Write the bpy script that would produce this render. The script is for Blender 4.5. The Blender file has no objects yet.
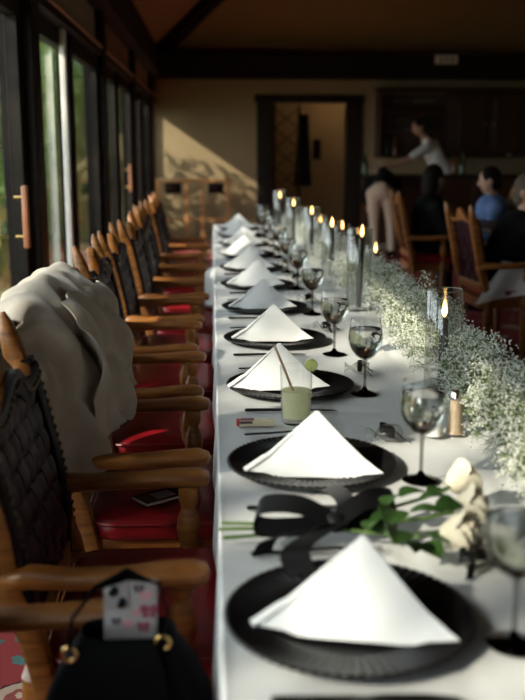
import bpy, bmesh, math, random
import numpy as np
from mathutils import Vector, Matrix, noise as mnoise

# ------------------------------------------------------------------ camera, light, exposure
sc = bpy.context.scene
C = sc.collection
CAM = Vector((0.0, 0.0, 1.36))
PITCH = math.atan((350 - 148) / 972.0)
YAW = math.atan(0.05195 * math.cos(PITCH))
cam_d = bpy.data.cameras.new('camera')
cam_d.sensor_width = 36.0
cam_d.lens = 50.0
cam_d.clip_start = 0.05
cam_d.dof.use_dof = True
cam_d.dof.focus_distance = 2.55
cam_d.dof.aperture_fstop = 3.0
cam = bpy.data.objects.new('camera', cam_d)
C.objects.link(cam)
cam.location = CAM
cam.rotation_euler = (math.pi / 2 - PITCH, 0, -YAW)
sc.camera = cam

world = bpy.data.worlds.new('world')
sc.world = world
world.use_nodes = True
bg = world.node_tree.nodes['Background']
bg.inputs['Color'].default_value = (0.86, 0.93, 1.0, 1)
bg.inputs['Strength'].default_value = 5.0

sun_d = bpy.data.lights.new('sun', 'SUN')
sun_d.energy = 8.0
sun_d.angle = math.radians(0.8)
sun_d.color = (1.0, 0.90, 0.76)
sun = bpy.data.objects.new('sun', sun_d)
C.objects.link(sun)
SUN_EL = math.radians(31)
SUN_DIR = Vector((0.87 * math.cos(SUN_EL), 0.49 * math.cos(SUN_EL), -math.sin(SUN_EL)))
sun.rotation_euler = SUN_DIR.to_track_quat('-Z', 'Y').to_euler()
sun.location = (-8, -4, 8)

sc.view_settings.view_transform = 'Standard'
sc.view_settings.look = 'None'
sc.view_settings.gamma = 1.0
sc.view_settings.use_curve_mapping = False
sc.view_settings.exposure = 0.2
try:
    sc.cycles.transparent_max_bounces = 48
    sc.cycles.max_bounces = 14
    sc.cycles.transmission_bounces = 12
    sc.cycles.diffuse_bounces = 5
except Exception:
    pass

rng = random.Random(7)
PI = math.pi
TZ = 0.76          # top of the tablecloth

# ------------------------------------------------------------------ pixel helpers
FW = Vector((math.sin(YAW) * math.cos(PITCH), math.cos(YAW) * math.cos(PITCH), -math.sin(PITCH)))
RT = Vector((math.cos(YAW), -math.sin(YAW), 0))
UP = RT.cross(FW)
def ray(px, py):
    return FW + RT * ((px - 262.5) / 972.0) + UP * ((350 - py) / 972.0)
def onZ(px, py, z):
    d = ray(px, py); return CAM + d * ((z - CAM.z) / d.z)
def onY(px, py, y):
    d = ray(px, py); return CAM + d * ((y - CAM.y) / d.y)

# ------------------------------------------------------------------ materials
MATS = {}
def mat(name, col, rough=0.5, col2=None, scale=20.0, stretch=(1, 1, 1), bump=0.0, bscale=None, metal=0.0, spec=0.5,
        trans=0.0, emit=None, estr=0.0, detail=3.0, sheen=0.0, coat=0.0, thr=None):
    if name in MATS: return MATS[name]
    m = bpy.data.materials.new(name); m.use_nodes = True
    nt = m.node_tree; b = nt.nodes['Principled BSDF']
    b.inputs['Base Color'].default_value = (*col, 1)
    b.inputs['Roughness'].default_value = rough
    b.inputs['Metallic'].default_value = metal
    b.inputs['Specular IOR Level'].default_value = spec
    if sheen: b.inputs['Sheen Weight'].default_value = sheen
    if coat:
        b.inputs['Coat Weight'].default_value = coat; b.inputs['Coat Roughness'].default_value = 0.15
    if emit:
        b.inputs['Emission Color'].default_value = (*emit, 1); b.inputs['Emission Strength'].default_value = estr
    if col2 or bump:
        tc = nt.nodes.new('ShaderNodeTexCoord'); mp = nt.nodes.new('ShaderNodeMapping')
        mp.inputs['Scale'].default_value = stretch
        nt.links.new(tc.outputs['Object'], mp.inputs['Vector'])
        nz = nt.nodes.new('ShaderNodeTexNoise'); nz.inputs['Scale'].default_value = scale
        nz.inputs['Detail'].default_value = detail
        nt.links.new(mp.outputs['Vector'], nz.inputs['Vector'])
        if col2:
            cr = nt.nodes.new('ShaderNodeValToRGB')
            lo, hi = thr or (0.3, 0.7)
            cr.color_ramp.elements[0].position = lo; cr.color_ramp.elements[1].position = hi
            cr.color_ramp.elements[0].color = (*col, 1); cr.color_ramp.elements[1].color = (*col2, 1)
            nt.links.new(nz.outputs['Fac'], cr.inputs['Fac']); nt.links.new(cr.outputs['Color'], b.inputs['Base Color'])
        if bump:
            nb = nz
            if bscale:
                nb = nt.nodes.new('ShaderNodeTexNoise'); nb.inputs['Scale'].default_value = bscale
                nt.links.new(mp.outputs['Vector'], nb.inputs['Vector'])
            bp = nt.nodes.new('ShaderNodeBump'); bp.inputs['Strength'].default_value = bump; bp.inputs['Distance'].default_value = 0.01
            nt.links.new(nb.outputs['Fac'], bp.inputs['Height']); nt.links.new(bp.outputs['Normal'], b.inputs['Normal'])
    if trans:
        out = nt.nodes['Material Output']
        tr = nt.nodes.new('ShaderNodeBsdfTranslucent'); mx = nt.nodes.new('ShaderNodeMixShader')
        tr.inputs['Color'].default_value = (*(col2 or col), 1); mx.inputs[0].default_value = trans
        nt.links.new(b.outputs[0], mx.inputs[1]); nt.links.new(tr.outputs[0], mx.inputs[2]); nt.links.new(mx.outputs[0], out.inputs['Surface'])
    MATS[name] = m
    return m

def thin_glass(name, tint=(1, 1, 1), ior=1.45, rough=0.0):
    m = bpy.data.materials.new(name); m.use_nodes = True
    nt = m.node_tree; nt.nodes.clear()
    out = nt.nodes.new('ShaderNodeOutputMaterial'); mx = nt.nodes.new('ShaderNodeMixShader')
    t = nt.nodes.new('ShaderNodeBsdfTransparent'); g = nt.nodes.new('ShaderNodeBsdfGlossy')
    t.inputs['Color'].default_value = (*tint, 1); g.inputs['Roughness'].default_value = rough
    lw = nt.nodes.new('ShaderNodeLayerWeight'); lw.inputs['Blend'].default_value = 0.5
    pw = nt.nodes.new('ShaderNodeMath'); pw.operation = 'POWER'; pw.inputs[1].default_value = 5.0
    f0 = ((ior - 1) / (ior + 1)) ** 2
    ma = nt.nodes.new('ShaderNodeMath'); ma.operation = 'MULTIPLY_ADD'; ma.inputs[1].default_value = 1 - f0; ma.inputs[2].default_value = f0
    nt.links.new(lw.outputs['Facing'], pw.inputs[0]); nt.links.new(pw.outputs[0], ma.inputs[0]); nt.links.new(ma.outputs[0], mx.inputs[0])
    nt.links.new(t.outputs[0], mx.inputs[1]); nt.links.new(g.outputs[0], mx.inputs[2])
    nt.links.new(mx.outputs[0], out.inputs['Surface'])
    MATS[name] = m
    return m

def solid_glass(name, col=(1, 1, 1), ior=1.33, rough=0.0):
    m = bpy.data.materials.new(name); m.use_nodes = True
    nt = m.node_tree; nt.nodes.clear()
    out = nt.nodes.new('ShaderNodeOutputMaterial'); g = nt.nodes.new('ShaderNodeBsdfGlass')
    g.inputs['Color'].default_value = (*col, 1); g.inputs['IOR'].default_value = ior; g.inputs['Roughness'].default_value = rough
    nt.links.new(g.outputs[0], out.inputs['Surface'])
    MATS[name] = m
    return m

def emission(name, col, s):
    m = bpy.data.materials.new(name); m.use_nodes = True
    nt = m.node_tree; nt.nodes.clear()
    out = nt.nodes.new('ShaderNodeOutputMaterial'); e = nt.nodes.new('ShaderNodeEmission')
    e.inputs['Color'].default_value = (*col, 1); e.inputs['Strength'].default_value = s
    nt.links.new(e.outputs[0], out.inputs['Surface'])
    MATS[name] = m
    return m

def carpet_mat():
    m = bpy.data.materials.new('carpet'); m.use_nodes = True
    nt = m.node_tree; b = nt.nodes['Principled BSDF']; b.inputs['Roughness'].default_value = 0.95
    b.inputs['Specular IOR Level'].default_value = 0.1
    N = nt.nodes.new; L = nt.links.new
    tc = N('ShaderNodeTexCoord')
    def ramp(src, els):
        r = N('ShaderNodeValToRGB'); cr = r.color_ramp
        while len(cr.elements) < len(els): cr.elements.new(0.5)
        for e, (p, c) in zip(cr.elements, els): e.position = p; e.color = (*c, 1)
        cr.interpolation = 'CONSTANT'; L(src, r.inputs['Fac']); return r
    nz = N('ShaderNodeTexNoise'); nz.inputs['Scale'].default_value = 18; L(tc.outputs['Object'], nz.inputs['Vector'])
    mixv = N('ShaderNodeVectorMath'); mixv.operation = 'MULTIPLY_ADD'
    L(nz.outputs['Color'], mixv.inputs[0]); mixv.inputs[1].default_value = (0.05, 0.05, 0); L(tc.outputs['Object'], mixv.inputs[2])
    v1 = N('ShaderNodeTexVoronoi'); v1.inputs['Scale'].default_value = 4.2; L(mixv.outputs[0], v1.inputs['Vector'])
    # cream rosettes with a rose centre on a red ground
    r1 = ramp(v1.outputs['Distance'], [(0.0, (0.30, 0.06, 0.05)), (0.06, (0.62, 0.50, 0.36)), (0.15, (0.36, 0.10, 0.08)), (0.19, (0.60, 0.47, 0.34)), (0.30, (0.05, 0.03, 0.04)), (0.325, (0.34, 0.06, 0.06))])
    v2 = N('ShaderNodeTexVoronoi'); v2.inputs['Scale'].default_value = 11; L(mixv.outputs[0], v2.inputs['Vector'])
    r2 = ramp(v2.outputs['Distance'], [(0.0, (1, 1, 1)), (0.27, (0, 0, 0))])
    r2b = ramp(v2.outputs['Color'], [(0.0, (0.10, 0.22, 0.20)), (0.42, (0.55, 0.44, 0.32)), (0.66, (0.06, 0.05, 0.07))])
    g = ramp(v1.outputs['Distance'], [(0.0, (0, 0, 0)), (0.34, (1, 1, 1))])
    mul = N('ShaderNodeMath'); mul.operation = 'MULTIPLY'; L(r2.outputs[0], mul.inputs[0]); L(g.outputs[0], mul.inputs[1])
    mx = N('ShaderNodeMix'); mx.data_type = 'RGBA'; L(mul.outputs[0], mx.inputs['Factor']); L(r1.outputs[0], mx.inputs['A']); L(r2b.outputs[0], mx.inputs['B'])
    dk = N('ShaderNodeMix'); dk.data_type = 'RGBA'; dk.blend_type = 'MULTIPLY'; dk.inputs['Factor'].default_value = 1.0
    L(mx.outputs['Result'], dk.inputs['A']); dk.inputs['B'].default_value = (0.6, 0.55, 0.55, 1)
    L(dk.outputs['Result'], b.inputs['Base Color'])
    n3 = N('ShaderNodeTexNoise'); n3.inputs['Scale'].default_value = 400; L(tc.outputs['Object'], n3.inputs['Vector'])
    bp = N('ShaderNodeBump'); bp.inputs['Strength'].default_value = 0.4; bp.inputs['Distance'].default_value = 0.004
    L(n3.outputs['Fac'], bp.inputs['Height']); L(bp.outputs['Normal'], b.inputs['Normal'])
    MATS['carpet'] = m
carpet_mat()

mat('wood', (0.15, 0.05, 0.010), 0.38, (0.33, 0.125, 0.028), 9, (1, 1, 9), bump=0.05, coat=0.1, spec=0.4)
mat('wood_dark', (0.008, 0.0055, 0.004), 0.6, (0.015, 0.010, 0.007), 8, (1, 1, 6), bump=0.1, spec=0.2)
mat('wood_bar', (0.028, 0.011, 0.005), 0.4, (0.05, 0.02, 0.009), 8, (1, 1, 6))
mat('wood_rack', (0.34, 0.14, 0.05), 0.4, (0.46, 0.22, 0.08), 8, (1, 1, 6))
mat('leather_strap', (0.020, 0.0055, 0.008), 0.42, (0.042, 0.011, 0.016), 30, bump=0.15, bscale=180, spec=0.09)
mat('leather_border', (0.009, 0.0035, 0.004), 0.45, bump=0.1, scale=150, spec=0.1)
mat('leather_red', (0.17, 0.004, 0.008), 0.36, (0.26, 0.007, 0.012), 14, bump=0.12, bscale=160)
mat('nail', (0.12, 0.085, 0.05), 0.4, metal=0.8)
mat('brass', (0.55, 0.36, 0.13), 0.3, metal=1.0)
mat('cloth', (0.55, 0.55, 0.55), 0.85, (0.60, 0.60, 0.60), 6, bump=0.12, bscale=35, spec=0.2)
mat('napkin', (0.82, 0.82, 0.82), 0.8, bump=0.1, scale=220, spec=0.2)
mat('jacket', (0.44, 0.365, 0.285), 0.85, (0.50, 0.425, 0.34), 25, bump=0.15, bscale=500, sheen=0.2, spec=0.2)
mat('charger', (0.005, 0.0045, 0.005), 0.30, (0.008, 0.007, 0.0075), 10, spec=0.28)
mat('black_metal', (0.012, 0.011, 0.011), 0.3, metal=0.5)
mat('steel', (0.62, 0.60, 0.57), 0.2, metal=1.0)
mat('ribbon', (0.006, 0.006, 0.007), 0.5, spec=0.25)
mat('bag', (0.0018, 0.0018, 0.002), 0.75, bump=0.15, scale=220, spec=0.05)
mat('candle', (0.013, 0.013, 0.016), 0.4)
mat('wick', (0.01, 0.008, 0.006), 0.9)
emission('flame', (1.0, 0.55, 0.16), 9.0)
emission('flame_tip', (1.0, 0.36, 0.07), 4.0)
thin_glass('glass_thin', (0.97, 0.975, 0.97), 1.38)
thin_glass('glass_vase', (0.97, 0.975, 0.97), 1.95)
thin_glass('glass_pane', (0.95, 0.97, 0.95), 1.45)
thin_glass('glass_smoke', (0.60, 0.59, 0.58), 1.6)
thin_glass('glass_foot', (0.05, 0.045, 0.045), 1.5)
thin_glass('organza', (0.90, 0.90, 0.88), 1.45, 0.3)
solid_glass('glass_rim', (0.9, 0.92, 0.9), 1.45)
solid_glass('water', (0.80, 0.80, 0.79), 1.33)
mat('lemonade', (0.90, 0.88, 0.58), 0.25, (0.95, 0.93, 0.68), 30, trans=0.45)
mat('straw', (0.42, 0.20, 0.10), 0.5, (0.6, 0.4, 0.25), 40)
mat('lime', (0.50, 0.55, 0.05), 0.4, (0.65, 0.68, 0.16), 60, trans=0.2)
mat('lime_flesh', (0.68, 0.72, 0.25), 0.35)
mat('plaster', (0.27, 0.195, 0.105), 0.9, (0.30, 0.22, 0.12), 3, bump=0.08, bscale=60)
mat('ceiling', (0.28, 0.165, 0.07), 0.9, (0.31, 0.185, 0.08), 2, bump=0.08, bscale=40)
mat('white_plastic', (0.72, 0.68, 0.60), 0.4)
mat('red_print', (0.45, 0.02, 0.02), 0.5)
mat('card', (0.66, 0.56, 0.38), 0.7)
mat('pepper', (0.36, 0.26, 0.17), 0.3, (0.46, 0.35, 0.24), 200)
mat('salt', (0.75, 0.73, 0.70), 0.4)
mat('petal', (0.74, 0.65, 0.47), 0.6, (0.80, 0.74, 0.60), 12, trans=0.25)
mat('rose_leaf', (0.022, 0.06, 0.012), 0.4, (0.05, 0.11, 0.025), 20, trans=0.15)
mat('stem', (0.08, 0.14, 0.03), 0.5)
mat('blossom', (0.74, 0.75, 0.66), 0.8, (0.84, 0.84, 0.78), 30, trans=0.3)
mat('gyp_green', (0.10, 0.15, 0.045), 0.6, (0.17, 0.22, 0.08), 20, trans=0.15)
mat('foliage', (0.035, 0.08, 0.012), 0.5, (0.12, 0.19, 0.03), 2.5, trans=0.4)
mat('foliage_warm', (0.22, 0.20, 0.03), 0.5, (0.40, 0.15, 0.04), 3, trans=0.4)
mat('bark', (0.10, 0.065, 0.035), 0.9, (0.13, 0.15, 0.05), 5, bump=0.8, bscale=14)
mat('ground', (0.05, 0.08, 0.02), 0.95, (0.12, 0.12, 0.05), 2)
mat('pale_paint', (0.60, 0.55, 0.50), 0.5)
mat('handle_wood', (0.36, 0.13, 0.06), 0.4, (0.42, 0.17, 0.08), 10, (1, 1, 5))
mat('skin', (0.42, 0.23, 0.15), 0.5)
mat('hair', (0.008, 0.005, 0.0035), 0.7, spec=0.1)
mat('hair_grey', (0.10, 0.07, 0.05), 0.7, spec=0.1)
mat('shirt_white', (0.72, 0.68, 0.64), 0.8)
mat('shirt_blue', (0.10, 0.17, 0.36), 0.8)
mat('black_fabric', (0.003, 0.003, 0.0035), 0.9, spec=0.2)
mat('trousers_beige', (0.50, 0.38, 0.29), 0.8)
mat('eye', (0.02, 0.015, 0.01), 0.2)
mat('lip', (0.30, 0.10, 0.08), 0.5)
mat('phone_glass', (0.01, 0.01, 0.012), 0.06)
mat('phone_frame', (0.62, 0.60, 0.56), 0.25, metal=0.6)
mat('phone_case', (0.30, 0.27, 0.27), 0.3)
mat('sticker_wine', (0.20, 0.03, 0.06), 0.5)
mat('sticker_dark', (0.06, 0.04, 0.05), 0.5)
mat('sticker_rose', (0.45, 0.20, 0.22), 0.5)
mat('bottle_green', (0.02, 0.05, 0.02), 0.15)
mat('bottle_amber', (0.12, 0.04, 0.01), 0.15)
mat('leaf_bright', (0.22, 0.34, 0.05), 0.5)
mat('curtain', (0.05, 0.03, 0.018), 0.8)
emission('fill_lamp_glow', (1.0, 0.72, 0.42), 2.5)  # glow for the added passage fill lamp

# ------------------------------------------------------------------ mesh builder
def V(*a): return Vector(a)
class MB:
    def __init__(s): s.v = []; s.f = []
    def add(s, vs, fs):
        o = len(s.v); s.v += [tuple(p) for p in vs]; s.f += [tuple(i + o for i in f) for f in fs]; return s
    def box(s, lo, hi, M=None):
        x0, y0, z0 = lo; x1, y1, z1 = hi
        vs = [V(x, y, z) for z in (z0, z1) for y in (y0, y1) for x in (x0, x1)]
        if M: vs = [M @ p for p in vs]
        return s.add(vs, [(0, 2, 3, 1), (4, 5, 7, 6), (0, 1, 5, 4), (2, 6, 7, 3), (0, 4, 6, 2), (1, 3, 7, 5)])
    def rbox(s, lo, hi, bev=0.005, seg=2, M=None):
        bm = bmesh.new(); bmesh.ops.create_cube(bm, size=1.0)
        for v in bm.verts:
            v.co = V(*[(lo[i] + hi[i]) / 2 + v.co[i] * (hi[i] - lo[i]) for i in range(3)])
        bmesh.ops.bevel(bm, geom=list(bm.edges), offset=bev, segments=seg, profile=0.5, affect='EDGES')
        bm.verts.index_update()
        vs = [v.co.copy() for v in bm.verts]
        if M: vs = [M @ p for p in vs]
        s.add(vs, [[v.index for v in f.verts] for f in bm.faces]); bm.free(); return s
    def rings(s, rings, cap=True, closed=True):
        n = len(rings[0]); vs = [p for r in rings for p in r]; fs = []
        for i in range(len(rings) - 1):
            for j in range(n if closed else n - 1):
                k = (j + 1) % n
                fs.append((i * n + j, i * n + k, (i + 1) * n + k, (i + 1) * n + j))
        if cap:
            fs.append(tuple(range(n - 1, -1, -1))); fs.append(tuple((len(rings) - 1) * n + j for j in range(n)))
        return s.add(vs, fs)
    def sweep(s, pts, sizes, side=(0, 1, 0), n=10, e=2.0, cap=True):
        """loft a (rounded) section of full size (w, h) along pts; w lies along side"""
        pts = [Vector(p) for p in pts]; side = Vector(side); rr = []
        for i, p in enumerate(pts):
            t = (pts[min(i + 1, len(pts) - 1)] - pts[max(i - 1, 0)]).normalized()
            a = side - t * side.dot(t)
            if a.length < 1e-5: a = t.orthogonal()
            a.normalize(); b = t.cross(a)
            w, h = sizes[i] if isinstance(sizes, list) else sizes
            ring = []
            for k in range(n):
                th = 2 * PI * (k + 0.5) / n; c, q = math.cos(th), math.sin(th)
                c = math.copysign(abs(c) ** (2 / e), c); q = math.copysign(abs(q) ** (2 / e), q)
                ring.append(p + a * (c * w / 2) + b * (q * h / 2))
            rr.append(ring)
        return s.rings(rr, cap)
    def tube(s, pts, r, n=8, cap=True):
        rs = r if isinstance(r, list) else [r] * len(pts)
        pts = [Vector(p) for p in pts]
        t0 = (pts[1] - pts[0]).normalized(); a = t0.orthogonal().normalized(); rr = []
        for i, p in enumerate(pts):
            t = (pts[min(i + 1, len(pts) - 1)] - pts[max(i - 1, 0)]).normalized()
            a = a - t * a.dot(t)
            a = a.normalized() if a.length > 1e-6 else t.orthogonal().normalized()
            b = t.cross(a)
            rr.append([p + a * (math.cos(2 * PI * k / n) * rs[i]) + b * (math.sin(2 * PI * k / n) * rs[i]) for k in range(n)])
        return s.rings(rr, cap)
    def lathe(s, prof, n=24, c=(0, 0, 0), cap=True, M=None):
        c = Vector(c)
        rr = [[V(r * math.cos(2 * PI * k / n), r * math.sin(2 * PI * k / n), z) for k in range(n)] for r, z in prof]
        rr = [[(M @ p if M else p) + c for p in r] for r in rr]
        return s.rings(rr, cap)
    def grid(s, fn, nu, nv):
        vs = [fn(i / nu, j / nv) for j in range(nv + 1) for i in range(nu + 1)]
        w = nu + 1
        return s.add(vs, [(j * w + i, j * w + i + 1, (j + 1) * w + i + 1, (j + 1) * w + i) for j in range(nv) for i in range(nu)])
    def shell(s, fn, nu, nv, th):
        """grid with thickness th along its own normal"""
        P = [[Vector(fn(i / nu, j / nv)) for i in range(nu + 1)] for j in range(nv + 1)]
        vs = []
        for sg in (0.5, -0.5):
            for j in range(nv + 1):
                for i in range(nu + 1):
                    du = P[j][min(i + 1, nu)] - P[j][max(i - 1, 0)]; dv = P[min(j + 1, nv)][i] - P[max(j - 1, 0)][i]
                    nrm = du.cross(dv)
                    nrm = nrm.normalized() if nrm.length > 1e-12 else V(0, 0, 1)
                    vs.append(P[j][i] + nrm * (th * sg))
        w = nu + 1; o = w * (nv + 1); fs = []
        for j in range(nv):
            for i in range(nu):
                a, b, c, d = j * w + i, j * w + i + 1, (j + 1) * w + i + 1, (j + 1) * w + i
                fs += [(a, b, c, d), (o + d, o + c, o + b, o + a)]
        for i in range(nu):
            fs += [(i + 1, i, o + i, o + i + 1)]; k = nv * w; fs += [(k + i, k + i + 1, o + k + i + 1, o + k + i)]
        for j in range(nv):
            a, b = j * w, (j + 1) * w; fs += [(a, b, o + b, o + a)]; a, b = j * w + nu, (j + 1) * w + nu; fs += [(b, a, o + a, o + b)]
        return s.add(vs, fs)
    def ell(s, c, r, nu=14, nv=8, M=None):
        c = Vector(c); r = r if not isinstance(r, (int, float)) else (r, r, r)
        rr = []
        for j in range(nv + 1):
            ph = -PI / 2 + PI * j / nv; cr = max(math.cos(ph), 1e-3)
            ring = [V(r[0] * cr * math.cos(2 * PI * k / nu), r[1] * cr * math.sin(2 * PI * k / nu), r[2] * math.sin(ph)) for k in range(nu)]
            rr.append([(M @ p if M else p) + c for p in ring])
        return s.rings(rr, True)
    def cap(s, p0, r0, p1, r1, n=12):
        p0 = Vector(p0); p1 = Vector(p1); t = (p1 - p0).normalized()
        pts, rs = [], []
        for k in range(4):
            a = PI / 2 * k / 4; pts.append(p0 - t * (r0 * math.cos(a))); rs.append(max(r0 * math.sin(a), r0 * 0.05))
        pts.append(p0); rs.append(r0); pts.append(p1); rs.append(r1)
        for k in range(3, -1, -1):
            a = PI / 2 * k / 4; pts.append(p1 + t * (r1 * math.cos(a))); rs.append(max(r1 * math.sin(a), r1 * 0.05))
        return s.tube(pts, rs, n)
    def mesh(s, name, m, smooth=True, ang=40):
        me = bpy.data.meshes.new(name); me.from_pydata(s.v, [], s.f)
        me.materials.append(MATS[m] if isinstance(m, str) else m)
        bm = bmesh.new(); bm.from_mesh(me); bmesh.ops.recalc_face_normals(bm, faces=bm.faces); bm.to_mesh(me); bm.free()
        if smooth:
            me.polygons.foreach_set('use_smooth', [True] * len(me.polygons))
            if ang: me.set_sharp_from_angle(angle=math.radians(ang))
        me.update(); return me
    def build(s, name, m, parent=None, smooth=True, ang=40, loc=None, raw=False):
        return link(name, s.mesh(name, m, smooth, ang), parent, loc)

def link(name, me, parent=None, loc=None, rot=None):
    o = bpy.data.objects.new(name, me); C.objects.link(o)
    if parent: o.parent = parent
    if loc is not None: o.location = loc
    if rot is not None: o.rotation_euler = rot
    return o
def tag(o, label, cat, group=None):
    o['label'] = label; o['category'] = cat
    if group: o['group'] = group
    return o
def thing(name, label, cat, loc=(0, 0, 0), rz=0, group=None):
    o = bpy.data.objects.new(name, None); C.objects.link(o); o.empty_display_size = 0.05
    o.location = loc; o.rotation_euler = (0, 0, rz)
    return tag(o, label, cat, group)
def struct(o): o['kind'] = 'structure'; return o
def sempty(name, loc=(0, 0, 0)):
    o = bpy.data.objects.new(name, None); C.objects.link(o); o.location = loc; o.empty_display_size = 0.05; return struct(o)
KIDS = {}
def kids(o):
    return [c for c in C.objects if c.parent == o]
def dup(root, loc, rz=0, label=None, group=None, skip=()):
    def cp(o, par):
        c = o.copy(); C.objects.link(c); c.parent = par
        for ch in list(o.children): 
            if ch.name.split('.')[0] not in skip: cp(ch, c)
        return c
    r = cp(root, None); r.location = loc; r.rotation_euler = (0, 0, rz)
    if label: r['label'] = label
    if group: r['group'] = group
    return r
ORD = ['nearest', 'second', 'third', 'fourth', 'fifth', 'sixth', 'seventh', 'eighth', 'ninth', 'tenth', 'farthest']
def nth(k): return ORD[k] + (' to the camera' if k == 0 else ' from the camera')

# ------------------------------------------------------------------ the room
WX = -0.83            # inner face of the window wall
WY = 14.9             # far wall
RX, FY = 7.0, -4.0    # right wall, wall behind the camera
GY = -1.6             # glazing starts here; solid wall before it
struct(MB().box((WX - 0.1, FY, -0.12), (RX, 17.2, 0)).build('floor', 'carpet', smooth=False))

wl = struct(MB().box((WX - 0.14, FY, 0), (WX, GY, 2.7)).build('wall_left', 'plaster', smooth=False))
# plaster band between the rail and the plate beam
posts = [GY + 0.06, 1.45, 4.7, 7.7, 10.7, 13.7]
MB().box((WX - 0.12, GY, 2.1), (WX - 0.03, WY, 2.36)).build('upper_panel', 'plaster', wl, smooth=False)
n_trim = 0
def trim(mb, m='wood_dark', **k):
    global n_trim; n_trim += 1
    return struct(mb.build('trim_%d' % n_trim, m, smooth=False, **k))
for y in posts:
    trim(MB().rbox((WX - 0.13, y - 0.10, 0), (WX + 0.03, y + 0.10, 2.36), 0.006, 1))
trim(MB().rbox((WX - 0.1, GY + 0.02, 2.03), (WX + 0.018, WY, 2.085), 0.006, 1))                  # head rail
trim(MB().rbox((WX - 0.02, GY + 0.02, 2.085), (WX + 0.028, WY, 2.105), 0.004, 1), 'handle_wood')    # moulding on the rail
trim(MB().rbox((WX - 0.14, FY, 2.36), (WX + 0.10, WY, 2.70), 0.01, 1))                          # plate beam along the windows
trim(MB().rbox((WX, 14.40, 2.33), (RX, 14.62, 2.68), 0.01, 1))                                   # tie beam before the far wall
# far wall with doorway
DX0, DX1, DZ = 0.90, 2.02, 2.02
wb = struct(MB().box((WX - 0.14, WY, 0), (DX0, WY + 0.15, 2.7)).box((DX1, WY, 0), (RX, WY + 0.15, 2.7)).box((DX0, WY, DZ), (DX1, WY + 0.15, 2.7)).build('wall_back', 'plaster', smooth=False))
trim(MB().box((WX, WY - 0.10, 2.14), (RX, WY, 2.70)), 'plaster')                                # projecting band above the door
struct(MB().box((RX, FY, 0), (RX + 0.15, WY, 2.7)).build('wall_right', 'plaster', smooth=False))
struct(MB().box((WX - 0.14, FY - 0.15, 0), (RX, FY, 2.7)).build('wall_front', 'plaster', smooth=False))
# hipped ceiling: four slopes and a flat
def ceil():
    s, z0, t = 0.8, 2.66, 2.6
    x0, x1, y0, y1 = WX - 0.14, RX + 0.1, FY - 0.1, WY + 0.1
    z1 = z0 + s * t
    a = [V(x0, y0, z0), V(x1, y0, z0), V(x1, y1, z0), V(x0, y1, z0)]
    b = [V(x0 + t, y0 + t, z1), V(x1 - t, y0 + t, z1), V(x1 - t, y1 - t, z1), V(x0 + t, y1 - t, z1)]
    mb = MB()
    up = V(0, 0, 0.12)
    for k in range(4):
        q = [a[k], a[(k + 1) % 4], b[(k + 1) % 4], b[k]]
        mb.add(q + [p + up for p in q], [(0, 1, 2, 3), (7, 6, 5, 4), (0, 4, 5, 1), (1, 5, 6, 2), (2, 6, 7, 3), (3, 7, 4, 0)])
    mb.box((b[0].x, b[0].y, z1), (b[2].x, b[2].y, z1 + 0.12))
    struct(mb.build('ceiling', 'ceiling', smooth=False))
    trim(MB().sweep([V(WX - 0.02, WY - 0.15, z0 + 0.02), b[3] + V(0, 0, -0.06)], (0.24, 0.22), side=(1, 1, 0), n=4, e=20))   # hip rafter
    trim(MB().sweep([V(RX, WY - 0.1, z0 + 0.0), b[2] + V(0, 0, -0.06)], (0.24, 0.22), side=(1, -1, 0), n=4, e=20))
ceil()

# windows, one glazed bay between each pair of posts
def bay(n, y0, y1, splits, handles):
    w = sempty('window_%d' % n, (WX - 0.05, y0, 0))
    x0, x1 = -0.03, 0.03
    L = y1 - y0
    MB().rbox((x0, 0, 0), (x1, L, 0.09), 0.004, 1).build('sill', 'wood_dark', w, smooth=False)
    ys = [0] + splits + [L]
    for k in range(len(ys) - 1):
        a, b = ys[k], ys[k + 1]
        dx = 0.0 if k % 2 else -0.02
        f = MB()
        f.rbox((x0 + dx, a, 0.09), (x1 + dx, a + 0.085, 2.03), 0.004, 1)
        f.rbox((x0 + dx, b - 0.085, 0.09), (x1 + dx, b, 2.03), 0.004, 1)
        f.rbox((x0 + dx, a + 0.085, 0.09), (x1 + dx, b - 0.085, 0.26), 0.004, 1)
        f.rbox((x0 + dx, a + 0.085, 1.93), (x1 + dx, b - 0.085, 2.03), 0.004, 1)
        fr = f.build('sash', 'wood_dark', w, smooth=False)
        MB().box((dx - 0.004, a + 0.08, 0.255), (dx + 0.004, b - 0.08, 1.935)).build('pane', 'glass_pane', fr, smooth=False)
    for y in handles:
        h = MB().rbox((0.055, y - 0.02, 0.93), (0.08, y + 0.02, 1.20), 0.006, 2).build('handle', 'handle_wood', w)
        MB().tube([(0.02, y, 0.98), (0.06, y, 0.98)], 0.008).tube([(0.02, y, 1.15), (0.06, y, 1.15)], 0.008).build('handle_stud', 'brass', h)
bay(1, posts[0] + 0.1, posts[1] - 0.1, [1.4], [])
bay(2, posts[1] + 0.1, posts[2] - 0.1, [1.5], [2.76])
bay(3, posts[2] + 0.1, posts[3] - 0.1, [1.4], [])
bay(4, posts[3] + 0.1, posts[4] - 0.1, [1.4, ], [2.05])
bay(5, posts[4] + 0.1, posts[5] - 0.1, [1.4], [])
bay(6, posts[5] + 0.1, WY, [], [])
# pale upright standing in the second bay
trim(MB().rbox((WX - 0.04, 5.86, 0.09), (WX - 0.006, 5.92, 2.03), 0.006, 1), 'pale_paint')

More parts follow.
